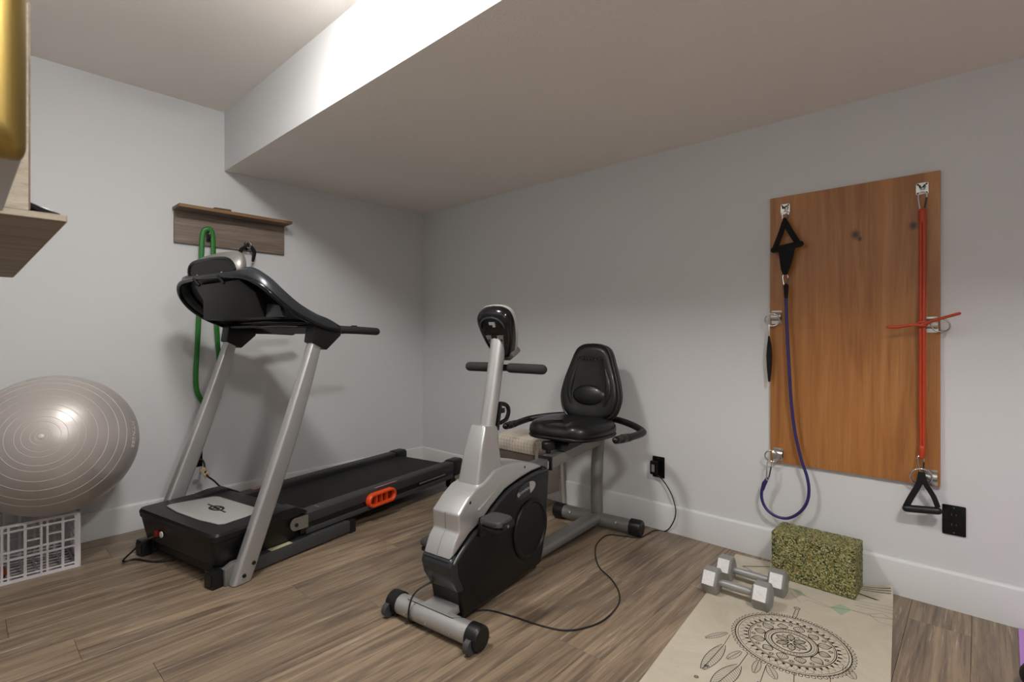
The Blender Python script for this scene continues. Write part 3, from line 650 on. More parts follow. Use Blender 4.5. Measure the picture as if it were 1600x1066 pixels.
# green band: closed flat loop over the hook, hanging behind the console
gp = [wl(x, y, X) for x, y, X in ((325, 357.5, .050), (318.5, 361, .047), (316, 374, .046), (315, 400, .045), (312, 470, .04), (309, 530, .035), (306, 585, .03), (308, 612, .028), (318, 629, .028), (332, 632, .028), (343, 617, .03), (343, 580, .034), (340, 530, .038), (337, 470, .043), (334, 400, .047), (333, 374, .048), (330.5, 361, .049))]
o = MB().tube(spline(gp, 6, True), .0062, 12, closed=True, flat=2.2).build('resistance_band', 'green_rubber')
origin(o, gp[9]); tag(o, 'green flat resistance band looped over a hook of the wall rack', 'resistance band')
gr = empty('grip_trainer', (GH.x+.02, GH.y, GH.z-.10), 'black hand grip trainer with spring hanging from the wall rack hook', 'hand gripper')
G0 = Vector(gr.location)
MB().tube([Vector((.022+.003*math.cos(6*t), .017*math.cos(t), .098+.017*math.sin(t))) for t in [2*PI*i/24 for i in range(24)]], .004, 8, closed=True).build('spring', 'chrome', gr)
for s, e in ((-1, wl(375, 405, .045)), (1, wl(395, 408, .045))):
    e = e-G0; t0 = Vector((.024, s*.018, .088)); mid = (t0+e)/2+Vector((0, s*.012, .012))
    hgp = MB().tube(spline([t0, mid, e], 6), [.008, .009, .010, .0105, .011, .011, .011, .011, .0105, .010, .010, .009, .008], 12, True).build('handle', 'webbing', gr)
    MB().tube([e, e+(e-mid).normalized()*.018], .006, 10, True).build('handle_tip', 'chrome', hgp)

# ------------------------------------------------------------------ near shelf and gold edged box on the wall beside the camera
A = dp(104, 347, .60); xs, yf, zb = A.x, A.y, A.z
yv = wl(48, 200, xs).y; zt = wl(104, 336.5, xs).z; ztop = wl(48, 3, xs).z; xfar = wr(20, 437, yf).x
ns = empty('wall_shelf', (xs, Y0, zb), 'rough wooden shelf with upright board at the left edge of the view', 'shelf')
NO = Vector(ns.location)
def nloc(m): return m.xf(Matrix.Translation(-NO))
s1 = nloc(MB().box2((xfar, Y0, zb), (xs, yf, zt))).bevel(.0012, 1).build('shelf_board', 'shelf_wood', ns)
nloc(MB().box2((xs, Y0, zb+.0005), (xs+.0012, yf-.0005, zt-.0005))).build('shelf_end', 'shelf_end', s1)
nloc(MB().box2((xfar, yf, zb+.0005), (xs, yf+.001, zt-.0005))).build('shelf_front', 'shelf_end', s1)
s2 = nloc(MB().box2((xfar, Y0, zt), (xs, yv, ztop))).bevel(.003, 2).build('upright_board', 'shelf_wood', ns)
nloc(MB().box2((xs, Y0, zt), (xs+.0012, yv-.002, ztop-.003))).build('board_end', 'shelf_end', s2)
B = wl(50, 328, xs-.10)
o = MB().box((xs-.13, yv+.012, zt+.0085), (.20, .034, .007), Matrix.Rotation(-.33, 3, 'X')).bevel(.002).build('flat_case', 'gloss_black'); origin(o, (xs-.16, yv+.010, zt))
tag(o, 'thin dark flat case lying on the near wooden shelf', 'case')
G = dp(44, 239, .36)
gb = empty('gold_box', (G.x-.12, Y0, G.z), 'brushed gold metal end with rounded lower corner, top left nearest the camera', 'metal box')
GO = Vector(gb.location)
def gloc(m): return m.xf(Matrix.Translation(-GO))
wd = G.y-Y0; ht = .46
ring = lambda xx, k: [(xx, Y0+wd/2-.0+a, G.z+ht/2+b) for a, b in rrect(wd-k, ht-k, .006, 5)]
gloc(MB().loft([ring(G.x-.03, 0), ring(G.x-.014, 0), ring(G.x-.004, .012), ring(G.x, .026)])).build('gold_end', 'brushed_gold', gb, ang=50)
gloc(MB().box2((G.x-.26, Y0, G.z+.001), (G.x-.03, G.y-.001, G.z+ht-.002))).bevel(.003).build('body', 'plate_grey', gb)

# ------------------------------------------------------------------ ball and crate
BR_ = .31; BC = Vector((.318, -2.315, .570))
d = ray(64, 682).normalized(); oc_ = CAM-BC; bq = oc_.dot(d); tt = -bq-math.sqrt(bq*bq-(oc_.dot(oc_)-BR_**2)); ax = (CAM+d*tt-BC).normalized()
ball = empty('exercise_ball', BC-Vector((0, 0, BR_)), 'large pearl grey exercise ball resting on the white crate', 'exercise ball')
QZ = Vector((0, 0, 1)).rotation_difference(ax)
# spin about the valve axis so that the printed word sits on the right-hand rim
d2 = ray(209.5, 678).normalized(); b2q = oc_.dot(d2); tm_ = -b2q-math.sqrt(max(0, b2q*b2q-(oc_.dot(oc_)-BR_**2))); pr = (CAM+d2*tm_-BC).normalized(); lp = QZ.inverted() @ pr
phi0 = math.atan2(lp.y, lp.x); th0 = math.acos(lp.z)
def bobj(o): o.parent = ball; o.location = (0, 0, BR_); o.rotation_mode = 'QUATERNION'; o.rotation_quaternion = QZ; return o
pr_ = [(BR_*math.sin(PI*i/48)+(1e-4 if i in (0, 48) else 0), BR_*math.cos(PI*i/48)) for i in range(49)]
bobj(MB().lathe(pr_, seg=80).build('ball_skin', 'ball_pearl', ang=80))
for th in (.06, .11, .2, .27, .38, .46, .60, .74, .90, 1.05):
    rr, hh = BR_*math.sin(th), BR_*math.cos(th)
    bobj(MB().tube([(rr*math.cos(2*PI*i/72), rr*math.sin(2*PI*i/72), hh) for i in range(72)], .0009, 6, closed=True).build('ridge', 'ball_rib'))
bobj(MB().lathe([(0, 0), (.010, 0), (.009, .003), (.004, .004), (0, .005)], (0, 0, BR_-.001), seg=20).build('valve', 'ball_rib'))
def bt(c):   # flat text -> sphere: x runs along the latitude, y outward from the valve
    th = th0+c.y/BR_; ph = phi0-c.x/(BR_*math.sin(th0)); r = BR_+.0006+c.z
    return Vector((r*math.sin(th)*math.cos(ph), r*math.sin(th)*math.sin(ph), r*math.cos(th)))
t_ = text_mesh('FITNESS', .036, 'lettering', 'ball_print', None, bt); bobj(t_)
# milk crate
cx0, cx1, cy0, cy1, CH = .045, .352, -2.60, -2.229, .252
cr = empty('milk_crate', ((cx0+cx1)/2, (cy0+cy1)/2, 0), 'white plastic lattice crate under the exercise ball', 'crate')
CO = Vector(cr.location)
def lattice(L, Hh, th):
    """flat lattice panel in (s, z), thickness th along +n; returns list of boxes (s0,s1,z0,z1,depth)"""
    out = [(0, L, 0, .014), (0, L, .022, .029), (0, L, Hh-.012, Hh), (0, L, Hh-.034, Hh-.026), (0, .022, 0, Hh), (L-.022, L, 0, Hh)]
    out += [(0, L, .098, .106), (0, L, .130, .139)]
    n = max(2, round(L/.115))
    for i in range(1, n):
        s = i*L/n; out += [(s-.014, s-.006, 0, Hh), (s+.006, s+.014, 0, Hh)]
    for i in range(n):
        s = (i+.5)*L/n; out += [(s-.005, s+.005, 0, Hh)]
        out += [(i*L/n+.008, s, .165, .172)] if i % 2 else [(s, (i+1)*L/n-.008, .175, .182)]
    return out
def panel(name, f, L, Hh=CH):
    m = MB()
    for i_, (s0, s1, z0, z1) in enumerate(lattice(L, Hh, .006)):
        e_ = .0004+.00007*i_
        m.box2(*[tuple(c) for c in f(s0, s1, z0+(.00009*i_ if z0 == 0 else 0), z1-(.00009*i_ if z1 == Hh else 0), e_)])
    m.xf(Matrix.Translation(-CO)); return m.build(name, 'crate_plastic', cr, smooth=False)
LX, LY = cx1-cx0, cy1-cy0
panel('side_panel', lambda a, b, z0, z1, e: ((cx1-.006+e, cy1-b, z0), (cx1-e, cy1-a, z1)), LY)
panel('side_panel', lambda a, b, z0, z1, e: ((cx0+e, cy1-b, z0), (cx0+.006-e, cy1-a, z1)), LY)
panel('end_panel', lambda a, b, z0, z1, e: ((cx0+a, cy1-.006+e, z0), (cx0+b, cy1-e, z1)), LX)
panel('end_panel', lambda a, b, z0, z1, e: ((cx0+a, cy0+e, z0), (cx0+b, cy0+.006-e, z1)), LX)
m = MB()
for i in range(9): m.box2((cx0+.006, cy0+.01+i*(LY-.03)/8, .004), (cx1-.006, cy0+.018+i*(LY-.03)/8, .010))
for i in range(8): m.box2((cx0+.01+i*(LX-.03)/7, cy0+.006, .004), (cx0+.018+i*(LX-.03)/7, cy1-.006, .010))
m.xf(Matrix.Translation(-CO)).build('crate_floor', 'crate_plastic', cr, smooth=False)
for (x_, y_) in ((cx0, cy0), (cx1, cy0), (cx0, cy1), (cx1, cy1)):
    MB().box((x_+(.006 if x_ == cx0 else -.006)-CO.x, y_+(.006 if y_ == cy0 else -.006)-CO.y, CH/2), (.0125, .0125, CH+.001)).bevel(.003).build('corner_post', 'crate_plastic', cr)
o = MB().lathe([(0, 0), (.03, 0), (.036, .012), (.03, .035), (.012, .045), (0, .046)], (.26, -2.50, .0105), seg=20).build('orange_cup', 'orange_toy'); origin(o, (.26, -2.50, .0105))
tag(o, 'small orange object inside the white crate', 'toy')

# ------------------------------------------------------------------ padded stool behind the bike
so_ = empty('padded_stool', (1.285, -.165, 0), 'low padded stool in beige plaid fabric behind the bike', 'stool')
def sring(z, k, wd=.37, dpt=.25): return [(a*k, b*k, z) for a, b in rrect(wd, dpt, .045, 5)]
MB().loft([sring(.352, .88), sring(.346, .95), sring(.362, 1.0), sring(.395, 1.02), sring(.42, .98), sring(.436, .88), sring(.445, .70), sring(.449, .40)]).build('seat_cushion', 'plaid', so_, ang=80)
MB().box2((-.165, -.112, .285), (.165, .112, .35)).bevel(.004).build('apron', 'apron', so_)
MB().box2((.168, -.06, .09), (.176, .10, .34)).bevel(.002).build('side_panel', 'pinkish_panel', so_)
for sx in (-1, 1):
    for sy in (-1, 1):
        MB().tube([(sx*.176, sy*.118, .37), (sx*.196, sy*.124, .012), (sx*.196, sy*.124, .0)], .011, 12).build('leg', 'leg_cream', so_)

# ------------------------------------------------------------------ wall sockets and power adapter
def outlet(pos, nrm, label):
    t = empty('wall_socket', pos, label, 'wall socket', 0 if nrm == 'y' else PI/2, group='black wall sockets')
    # built facing -y
    pm = MB().prism(rrect(.070, .115, .004, 3), -.0055, -.0004, 'y').bevel(.0015, 2, 40).build('cover_plate', 'outlet_black', t)
    for s in (-1, 1):
        MB().prism([(a, b+s*.0195) for a, b in rrect(.034, .030, .006, 3)], -.0072, -.0055, 'y').build('receptacle', 'outlet_black', pm)
        for dx, hh in ((-.0065, .009), (.0065, .007)):
            MB().box((dx, -.0073, s*.0195+.003), (.0018, .0006, hh)).build('slot', 'outlet_slot', pm)
    for s in (-1, 1): MB().lathe([(0, 0), (.0025, 0), (0, .001)], (0, -.0055, s*.048), (0, -1, 0), 10).build('plate_screw', 'outlet_slot', pm)
    return t
outlet((3.330, 0, .3455), 'y', 'black wall socket at the lower right of the plywood panel')
outlet((2.101, 0, .339), 'y', 'black wall socket with a plugged-in adapter right of the bike seat')
outlet((0, -1.664, .346), 'x', 'black wall socket on the left wall behind the treadmill')
ad = empty('power_adapter', (2.090, -.0075, .335), 'small black power adapter plugged into the socket right of the bike', 'power adapter')
ab = MB().box2((-.022, -.034, -.034), (.020, -.0002, .040)).bevel(.005).build('adapter_body', 'outlet_black', ad)
MB().box2((-.012, -.0348, -.018), (.006, -.034, .022)).build('rating_label', 'grey_label', ab)
AO = Vector(ad.location)
cp = [AO+Vector((.006, -.018, -.034)), wr(1037, 752, -.025), wr(1050, 775, -.03), wr(1056, 800, -.03), wr(1051, 818, -.035), fl(1040, 830, .004), fl(1022, 829, .004), fl(1000, 840, .004),
      fl(975, 838, .004), fl(950, 836, .004), fl(934, 848, .004), fl(930, 864, .004), fl(936, 886, .004), fl(955, 905, .004), fl(967, 925, .004), fl(966, 945, .004), fl(945, 968, .004), fl(915, 981, .004), fl(880, 985, .004), fl(840, 976, .004), fl(800, 963, .004), fl(765, 954, .004), fl(740, 955, .004)]
MB().tube([p-AO for p in spline(cp, 5)], .0030, 8).build('adapter_cord', 'cord_black', ad)

# ------------------------------------------------------------------ plywood panel and its hardware
px0, px1, pz0, pz1, PT = 2.6745, 3.290, .4695, 1.708, .018
PC = Vector(((px0+px1)/2, -PT/2-.0005, (pz0+pz1)/2))
pb = MB().box((0, 0, 0), (px1-px0, PT, pz1-pz0)).build('plywood_panel', 'ply', smooth=False); pb.location = PC
pb.data.materials.append(MATS['ply_edge'])
for p in pb.data.polygons:
    if abs(p.normal.y) < .5: p.material_index = 1
tag(pb, 'tall orange-brown plywood panel mounted on the right wall', 'panel')
PY = -PT-.0008
def loop_path(c, rx, rz, n=24, tilt=0.0, yaw=0.0):
    return [Vector(c)+Matrix.Rotation(yaw, 3, 'Z') @ (Matrix.Rotation(tilt, 3, 'X') @ Vector((rx*math.cos(2*PI*i/n), 0, rz*math.sin(2*PI*i/n)))) for i in range(n)]
def eye_plate(px, py, label):
    c = wr(px, py, PY); t = empty('eye_plate', (c.x, PY, c.z), label, 'hardware', group='eye plates on the plywood panel')
    pl = MB().prism(rrect(.040, .048, .006, 3), -.002, 0, 'y').bevel(.0007, 1, 40).build('plate', 'zinc', t)
    for sx in (-1, 1):
        for sz in (-1, 1): MB().lathe([(0, 0), (.0038, 0), (0, .002)], (sx*.0135, -.002, sz*.0175), (0, -1, 0), 10).build('screw', 'steel_dark', pl)
    MB().tube([Vector((-.008, -.002, .013)), Vector((-.008, -.016, .010)), Vector((-.004, -.024, .0)), Vector((.004, -.024, .0)), Vector((.008, -.016, .010)), Vector((.008, -.002, .013))], .0032, 10).build('eye', 'steel_dark', t)
    return c
def bracket(px, py, ringpx, rr, label, tilt=.3, yaw=0.0):
    c = wr(px, py, PY); t = empty('ring_bracket', (c.x, PY, c.z), label, 'hardware', group='ring brackets on the plywood panel')
    MB().prism(rrect(.044, .062, .004, 2), -.002, 0, 'y').build('plate', 'zinc', t)
    prof = [(-.002, .024), (-.010, .020), (-.018, .010), (-.020, 0), (-.016, -.010), (-.007, -.015), (-.002, -.016)]
    prof2 = [(a+.002, b*.86) for a, b in prof]
    MB().loft([[(x, a, b) for a, b in prof]+[(x, a, b) for a, b in reversed(prof2)] for x in (-.021, .021)]).build('saddle', 'zinc', t, ang=50)
    rc = wr(ringpx[0], ringpx[1], PY-.026)
    rg = [p-Vector((c.x, PY, c.z)) for p in loop_path(rc, rr, rr, 32, tilt, yaw)]
    MB().tube(rg, .0034, 10, closed=True).build('ring', 'chrome', t)
    return rc
def carabiner(p0, p1, label, w_=.013):
    """snap hook hanging between two points"""
    p0, p1 = Vector(p0), Vector(p1); L = (p1-p0).length
    t = empty('carabiner', p1, label, 'carabiner', group='steel carabiners on the panel hardware')
    dz = (p0-p1).normalized(); sd = Vector((1, 0, 0)); sd = (sd-dz*sd.dot(dz)).normalized()
    pts = [(-.35, 0), (.35, 0), (.55, .15), (1.0, .72), (.8, .94), (.0, 1.0), (-.8, .94), (-1.0, .72), (-.55, .15)]
    MB().tube(spline([sd*(a*w_)+dz*(b*L) for a, b in pts], 4, True), .0027, 8, closed=True).build('frame', 'chrome', t)
    MB().tube([sd*(w_*.58)+dz*(L*.16), sd*(w_*.98)+dz*(L*.70)], .0032, 8).build('gate', 'steel_dark', t)
    return t
eTL = eye_plate(1227, 327, 'square zinc eye plate at the upper left corner of the plywood')
eTR = eye_plate(1441, 295, 'square zinc eye plate at the upper right corner of the plywood')
rML = bracket(1213.5, 496, (1206.5, 500), .030, 'zinc ring bracket halfway up the left edge of the plywood', .35, .2)
rBL = bracket(1216, 710, (1206, 713), .029, 'zinc ring bracket at the lower left corner of the plywood', .3, .2)
rMR = bracket(1455, 507.5, (1469.5, 508), .030, 'zinc ring bracket halfway up the right edge of the plywood', .5, -.3)
rBR = bracket(1454, 746, (1439, 745), .034, 'zinc ring bracket at the lower right corner of the plywood', .3, .2)
YH = PY-.024
carabiner(wr(1227.5, 330, YH), wr(1226, 350, YH), 'steel carabiner holding the black strap handle, upper left')
carabiner(wr(1227, 429, YH-.004), wr(1227.5, 449, YH-.008), 'steel carabiner between black strap handle and blue tube', .011)
carabiner(wr(1441.5, 300, YH), wr(1441, 331, YH), 'steel carabiner at the top of the red tube', .013)
carabiner(wr(1203, 720, YH-.01), wr(1199, 750, YH-.02), 'steel carabiner at the lower end of the blue tube', .009)
carabiner(wr(1438, 713, YH-.004), wr(1440, 741, YH-.008), 'steel carabiner between red tube and triangular handle', .010)
# black strap handle: two webbing straps, grip and hanging cuff
def strap(pts, hw_, th=.003):
    """ribbon with thickness; pts in world, width runs along the panel"""
    P = [Vector(p) for p in pts]; rings = []
    for i, p in enumerate(P):
        d_ = (P[min(i+1, len(P)-1)]-P[max(i-1, 0)]).normalized(); sd = d_.cross(Vector((0, 1, 0))).normalized(); k_ = hw_[i] if isinstance(hw_, (list, tuple)) else hw_
        rings.append([p+sd*k_+Vector((0, th, 0)), p-sd*k_+Vector((0, th, 0)), p-sd*k_-Vector((0, th, 0)), p+sd*k_-Vector((0, th, 0))])
    return MB().loft(rings)
hs = empty('strap_handle', wr(1227, 428, YH), 'black fabric strap handle hanging at the upper left of the plywood', 'handle'); HO = Vector(hs.location)
def hx(m): return m.xf(Matrix.Translation(-HO))
yh = YH-.006
hx(strap(spline([wr(1226, 346, yh), wr(1221, 362, yh), wr(1212, 385, yh), wr(1208.5, 392, yh)], 3), .011)).build('strap', 'webbing', hs)
hx(strap(spline([wr(1226, 346, yh-.004), wr(1234, 360, yh-.006), wr(1245, 377, yh-.008), wr(1250, 384, yh-.008)], 3), .012)).build('strap', 'webbing', hs)
hx(MB().tube([wr(1209, 391, yh-.006), wr(1230, 385.5, yh-.010), wr(1250.5, 381, yh-.010)], .0135, 14, True)).build('grip', 'webbing', hs)
cu_ = [[wr(1215, 386, yh), wr(1243, 381, yh), wr(1243, 381, yh-.020), wr(1215, 386, yh-.020)], [wr(1218, 404, yh), wr(1240, 400, yh), wr(1240, 400, yh-.018), wr(1218, 404, yh-.018)], [wr(1220, 421, yh+.004), wr(1235, 417, yh+.004), wr(1235, 417, yh-.012), wr(1220, 421, yh-.012)], [wr(1224, 430, yh+.004), wr(1230, 429, yh+.004), wr(1230, 429, yh-.006), wr(1224, 430, yh-.006)]]
hx(MB().loft(cu_).bevel(.002, 1, 40)).build('cuff', 'webbing', hs)
hx(MB().tube([wr(1226, 343, yh-.003), wr(1226, 350, yh-.003)], .0095, 12, True)).build('knot', 'webbing', hs)
# blue tube
yb_ = YH-.012
bp_ = [wr(x, y, yb_) for x, y in ((1228, 450), (1228.5, 480), (1230, 520), (1233, 575), (1236.5, 630), (1242, 675), (1252, 718), (1261, 745), (1264, 768), (1260, 787), (1248, 802), (1231, 810), (1213, 807), (1198, 796), (1190.5, 780), (1191, 764), (1197, 752))]
bt_ = MB().tube(spline(bp_, 6), .0066, 12, True).build('resistance_tube', 'blue_rubber'); tag(bt_, 'dark blue resistance tube hanging in a loop from the plywood', 'resistance tube')
c0 = MB().tube([wr(1228, 447, yb_), wr(1228.3, 465, yb_)], [.011, .0075], 12, True).build('cuff', 'webbing', bt_)
c1_ = MB().tube([wr(1191.5, 765, yb_), wr(1194, 756, yb_), wr(1199, 748, yb_)], [.008, .0105, .007], 12, True).build('cuff', 'blue_rubber', bt_)
# black door-anchor strap on the left ring
tl_ = empty('anchor_strap', wr(1202, 596, YH), 'narrow black folded strap hanging from the left edge ring', 'strap'); TO = Vector(tl_.location)
strap([wr(x, y, YH)-TO for x, y in ((1201.5, 525), (1202, 540), (1202, 556), (1202, 575), (1202, 597))], [.003, .009, .0125, .010, .004], .005).bevel(.002, 1, 40).build('folded_strap', 'webbing', tl_)
MB().tube([wr(1201.5, 508, YH)-TO, wr(1201.5, 526, YH)-TO], .0045, 8, True).build('link', 'zinc', tl_)
# red tube: doubled strand with a knot and two loose ends
rt = empty('resistance_tube', wr(1440, 714, YH), 'orange-red doubled resistance tube knotted at mid height on the plywood', 'resistance tube'); RTO = Vector(rt.location)
yr = YH-.004
def rx(pts, r, name='strand', mat='red_rubber', ends=True):
    return MB().tube([p-RTO for p in pts], r, 12, ends).build(name, mat, rt)
rx(spline([wr(1438.6, 334, yr), wr(1438.6, 420, yr), wr(1438.4, 505, yr-.006), wr(1438.2, 600, yr), wr(1439, 700, yr)], 5), .0062)
rx(spline([wr(1443.8, 334, yr-.003), wr(1443.9, 420, yr-.003), wr(1443.6, 505, yr-.008), wr(1443.8, 600, yr-.003), wr(1443.4, 705, yr-.002)], 5), .0062)
rx([wr(1441.2, 330, yr), wr(1441.2, 345, yr)], .0125, 'cuff')
rx([wr(1441, 700, yr), wr(1440.2, 714, yr)], [.012, .009], 'cuff')
rx(loop_path(wr(1441, 507, yr-.012), .013, .009, 14)+[wr(1441, 507, yr-.020)], .0058, 'knot')
rx(spline([wr(1446, 509, yr-.018), wr(1425, 508, yr-.024), wr(1403, 511, yr-.030), wr(1387, 511, yr-.034)], 5), .0055, 'loose_end')
rx(spline([wr(1437, 509, yr-.016), wr(1460, 501, yr-.030), wr(1480, 495, yr-.042), wr(1499, 490, yr-.055)], 5), .0055, 'loose_end')
# triangular handle
th_ = empty('triangle_handle', wr(1441, 802, YH), 'black triangular handle hanging below the lower right corner of the plywood', 'handle'); THO = Vector(th_.location)
yt = YH-.016
def tx(m): return m.xf(Matrix.Translation(-THO))
tx(strap(spline([wr(1440, 738, yt), wr(1436, 756, yt), wr(1423, 778, yt), wr(1415.5, 792, yt)], 3), .0105)).build('strap', 'webbing', th_)
tx(strap(spline([wr(1440.5, 738, yt-.003), wr(1446, 756, yt-.003), wr(1458, 775, yt-.003), wr(1465.5, 793, yt-.003)], 3), .0085)).build('strap', 'webbing', th_)
tx(MB().tube([wr(1416.5, 794.5, yt), wr(1465, 798.5, yt)], .0145, 16, True)).build('grip', 'black_plastic', th_)

# ------------------------------------------------------------------ yoga mat with printed dream catcher
MA = math.radians(5.2); M0 = Vector((2.533, -.062, 0)); MW, ML = .611, 1.80
mex, mey = Vector((math.cos(MA), math.sin(MA), 0)), Vector((-math.sin(MA), math.cos(MA), 0))
def mpt(p, q, lift=0.0):
    """mat coordinates: p across from the left edge, q back from the far end (positive towards the camera)"""
    P = M0+mex*p-mey*q
    k_ = max(0.0, (p-.47)/(MW-.47)); c_ = max(0.0, 1-q/.11)
    P.z = .004+lift+.040*(k_**1.6)*(c_**1.5)
    P.y -= .030*(k_**1.2)*(c_**2)
    return P
def mpq(x, y):
    P = fl(x, y, .004)-M0; return (P.dot(mex), -P.dot(mey))
mat_ = empty('yoga_mat', M0-mey*.9+mex*.3, 'beige cork-like yoga mat with a black dream catcher print', 'mat'); MO = Vector(mat_.location)
np_, qs = 24, [0, .01, .02, .03, .045, .06, .08, .1, .12]+[.12+i*.12 for i in range(1, 15)]
vs_, fs_ = [], []
for lay in (0, 1):
    for q in qs:
        for i in range(np_+1):
            v_ = mpt(MW*i/np_, q)-MO; v_.z -= .0036*lay; vs_.append(v_)
nr, ncol = len(qs), np_+1
for j in range(nr-1):
    for i in range(np_):
        a = j*ncol+i; fs_.append((a, a+1, a+ncol+1, a+ncol)); b = a+nr*ncol; fs_.append((b, b+ncol, b+ncol+1, b+1))
off = nr*ncol
bd = [i for i in range(ncol)]+[j*ncol+ncol-1 for j in range(1, nr)]+[(nr-1)*ncol+i for i in range(ncol-2, -1, -1)]+[j*ncol for j in range(nr-2, 0, -1)]
for i in range(len(bd)): a, b = bd[i], bd[(i+1) % len(bd)]; fs_.append((b, a, a+off, b+off))
msh = MB().add(vs_, fs_).build('mat_sheet', 'cork_mat', mat_, ang=50)
class Ink:
    def __init__(s): s.m = MB()
    def line(s, pts, w=.0011, closed=False):
        P = [Vector((p[0], p[1])) for p in pts]; n = len(P); L, R = [], []
        for i in range(n):
            d_ = (P[(i+1) % n]-P[i-1]) if closed else (P[min(i+1, n-1)]-P[max(i-1, 0)])
            if d_.length < 1e-9: d_ = Vector((1, 0))
            d_.normalize(); nn = Vector((-d_.y, d_.x))*(w*(1 if not callable(w) else 1))
            L.append(mpt(*(P[i]+nn), .0004)-MO); R.append(mpt(*(P[i]-nn), .0004)-MO)
        fs = [(i, (i+1) % n, n+(i+1) % n, n+i) for i in range(n if closed else n-1)]
        s.m.add(L+R, fs)
    def poly(s, pts): s.m.add([mpt(p[0], p[1], .0003)-MO for p in pts], [tuple(range(len(pts)))])
    def circ(s, c, r, w=.0011, n=40, a0=0, a1=2*PI): s.line([(c[0]+r*math.cos(a0+(a1-a0)*i/n), c[1]+r*math.sin(a0+(a1-a0)*i/n)) for i in range(n+(0 if a1-a0 > 6.28 else 1))], w, a1-a0 > 6.28)
    def done(s, name, mat): return s.m.build(name, mat, msh, smooth=False)
ink, soft, green = Ink(), Ink(), Ink()
MC = mpq(1236, 1004); RM = .180
def pol(r, t): return (MC[0]+RM*r*math.cos(t), MC[1]+RM*r*math.sin(t))
for r, w_ in ((.975, .0016), (.93, .0009), (.74, .0016), (.71, .0008), (.45, .0018), (.425, .0008), (.34, .0014), (.325, .0007)): ink.circ(MC, RM*r, w_, 72)
for i in range(64): ink.circ(pol(1.015, 2*PI*i/64), .0062, .0011, 10)
nz_ = 40
ink.line([pol(.90 if i % 2 else .77, PI*i/nz_) for i in range(nz_*2)], .0012, True)
for i in range(nz_): 
    t0 = 2*PI*i/nz_; ink.poly([pol(.76, t0-.045), pol(.84, t0), pol(.76, t0+.045)])
for i in range(48): ink.circ(pol(.385, 2*PI*i/48), .0022, .0007, 6)
def petal(t, r0, r1, hw_, k_, shade=True):
    for s_ in (1, -1):
        k_.line([pol(r0+(r1-r0)*j/10, t+s_*hw_*math.sin(PI*(j/10)**.8)) for j in range(11)], .0012)
    k_.line([pol(r0, t), pol(r1, t)], .0007)
    if shade:
        for s_ in (-1, 1):
            for f_ in (.35, .68): k_.line([pol(r0+(r1-r0)*j/8, t+s_*f_*hw_*math.sin(PI*(j/8)**.8)) for j in range(8)], .0005)
for i in range(12): petal(2*PI*i/12+.1, .455, .70 if i % 2 else .66, .17, ink)
for i in range(12): 
    c_ = pol(.65, 2*PI*(i+.5)/12+.1); ink.circ(c_, .0045, .0012, 10); soft.circ(c_, .008, .0007, 12)
for i in range(6): petal(2*PI*i/6+.35, .03, .29, .42, ink)
for i in range(6): petal(2*PI*(i+.5)/6+.35, .12, .27, .22, soft, False)
for i in range(20):
    t0 = 2*PI*i/20; soft.line([pol(.93, t0), pol(.975, t0+.05)], .0006)
# hanging feathers at the near-left side, in mat coordinates taken from the print
def feather(a, b, wd_, k_=ink, bars=16):
    a, b = Vector(a), Vector(b); d_ = b-a; n_ = Vector((-d_.y, d_.x)).normalized()
    k_.line([a+d_*t/12 for t in range(13)], .0012)
    env = lambda t: wd_*math.sin(PI*min(1, t*.92+.04))**.7
    for s_ in (1, -1):
        k_.line([a+d_*(t/16)+n_*s_*env(t/16) for t in range(17)], .0011)
        for j in range(1, bars):
            t = j/bars; k_.line([a+d_*t, a+d_*min(1, t+.10)+n_*s_*env(min(1, t+.10))*.97], .0006)
def bead(p, k_=ink): k_.circ(p, .006, .0012, 12); k_.circ(p, .003, .0009, 8)
F1a, F1b = mpq(1131, 1008), mpq(1097, 1046); feather(F1a, F1b, .022)
ink.line([mpq(1141, 992), F1a], .0009); bead(mpq(1104, 1041))
F2a, F2b = mpq(1155, 1040), mpq(1112, 1075); feather(F2a, F2b, .028)
ink.line([mpq(1168, 1022), F2a], .0011); bead(mpq(1088, 1058), ink)
for x0_, y0_, x1_, y1_ in ((1197, 1040, 1188, 1066), (1241, 1052, 1240, 1075), (1297, 1056, 1298, 1078)):
    ink.line([mpq(x0_, y0_), mpq(x1_, y1_)], .001); feather(mpq(x1_, y1_), (mpq(x1_, y1_)[0], mpq(x1_, y1_)[1]+.12), .018, ink, 10)
feather(mpq(1137, 989), mpq(1102, 997), .012, soft, 10); feather(mpq(1158, 1018), mpq(1136, 1030), .012, soft, 8)
feather(mpq(1186, 1032), mpq(1178, 1052), .012, soft, 8); feather(mpq(1320, 1042), mpq(1335, 1062), .016, soft, 8); feather(mpq(1200, 1040), mpq(1212, 1062), .014, soft, 8)
# knob ornament above the ring
k0, k1 = mpq(1241, 966), mpq(1246, 953)
for s_ in (-.006, .006): ink.line([(k0[0]+s_, k0[1]), (k1[0]+s_, k1[1])], .0009)
for j in range(6): ink.line([(k0[0]-.006+(k1[0]-k0[0])*j/5, k0[1]+(k1[1]-k0[1])*j/5), (k0[0]+.006+(k1[0]-k0[0])*j/5, k0[1]+(k1[1]-k0[1])*j/5)], .0007)
ink.circ(mpq(1245.5, 951), .010, .0013, 14); ink.circ(mpq(1245.5, 951), .005, .001, 10)
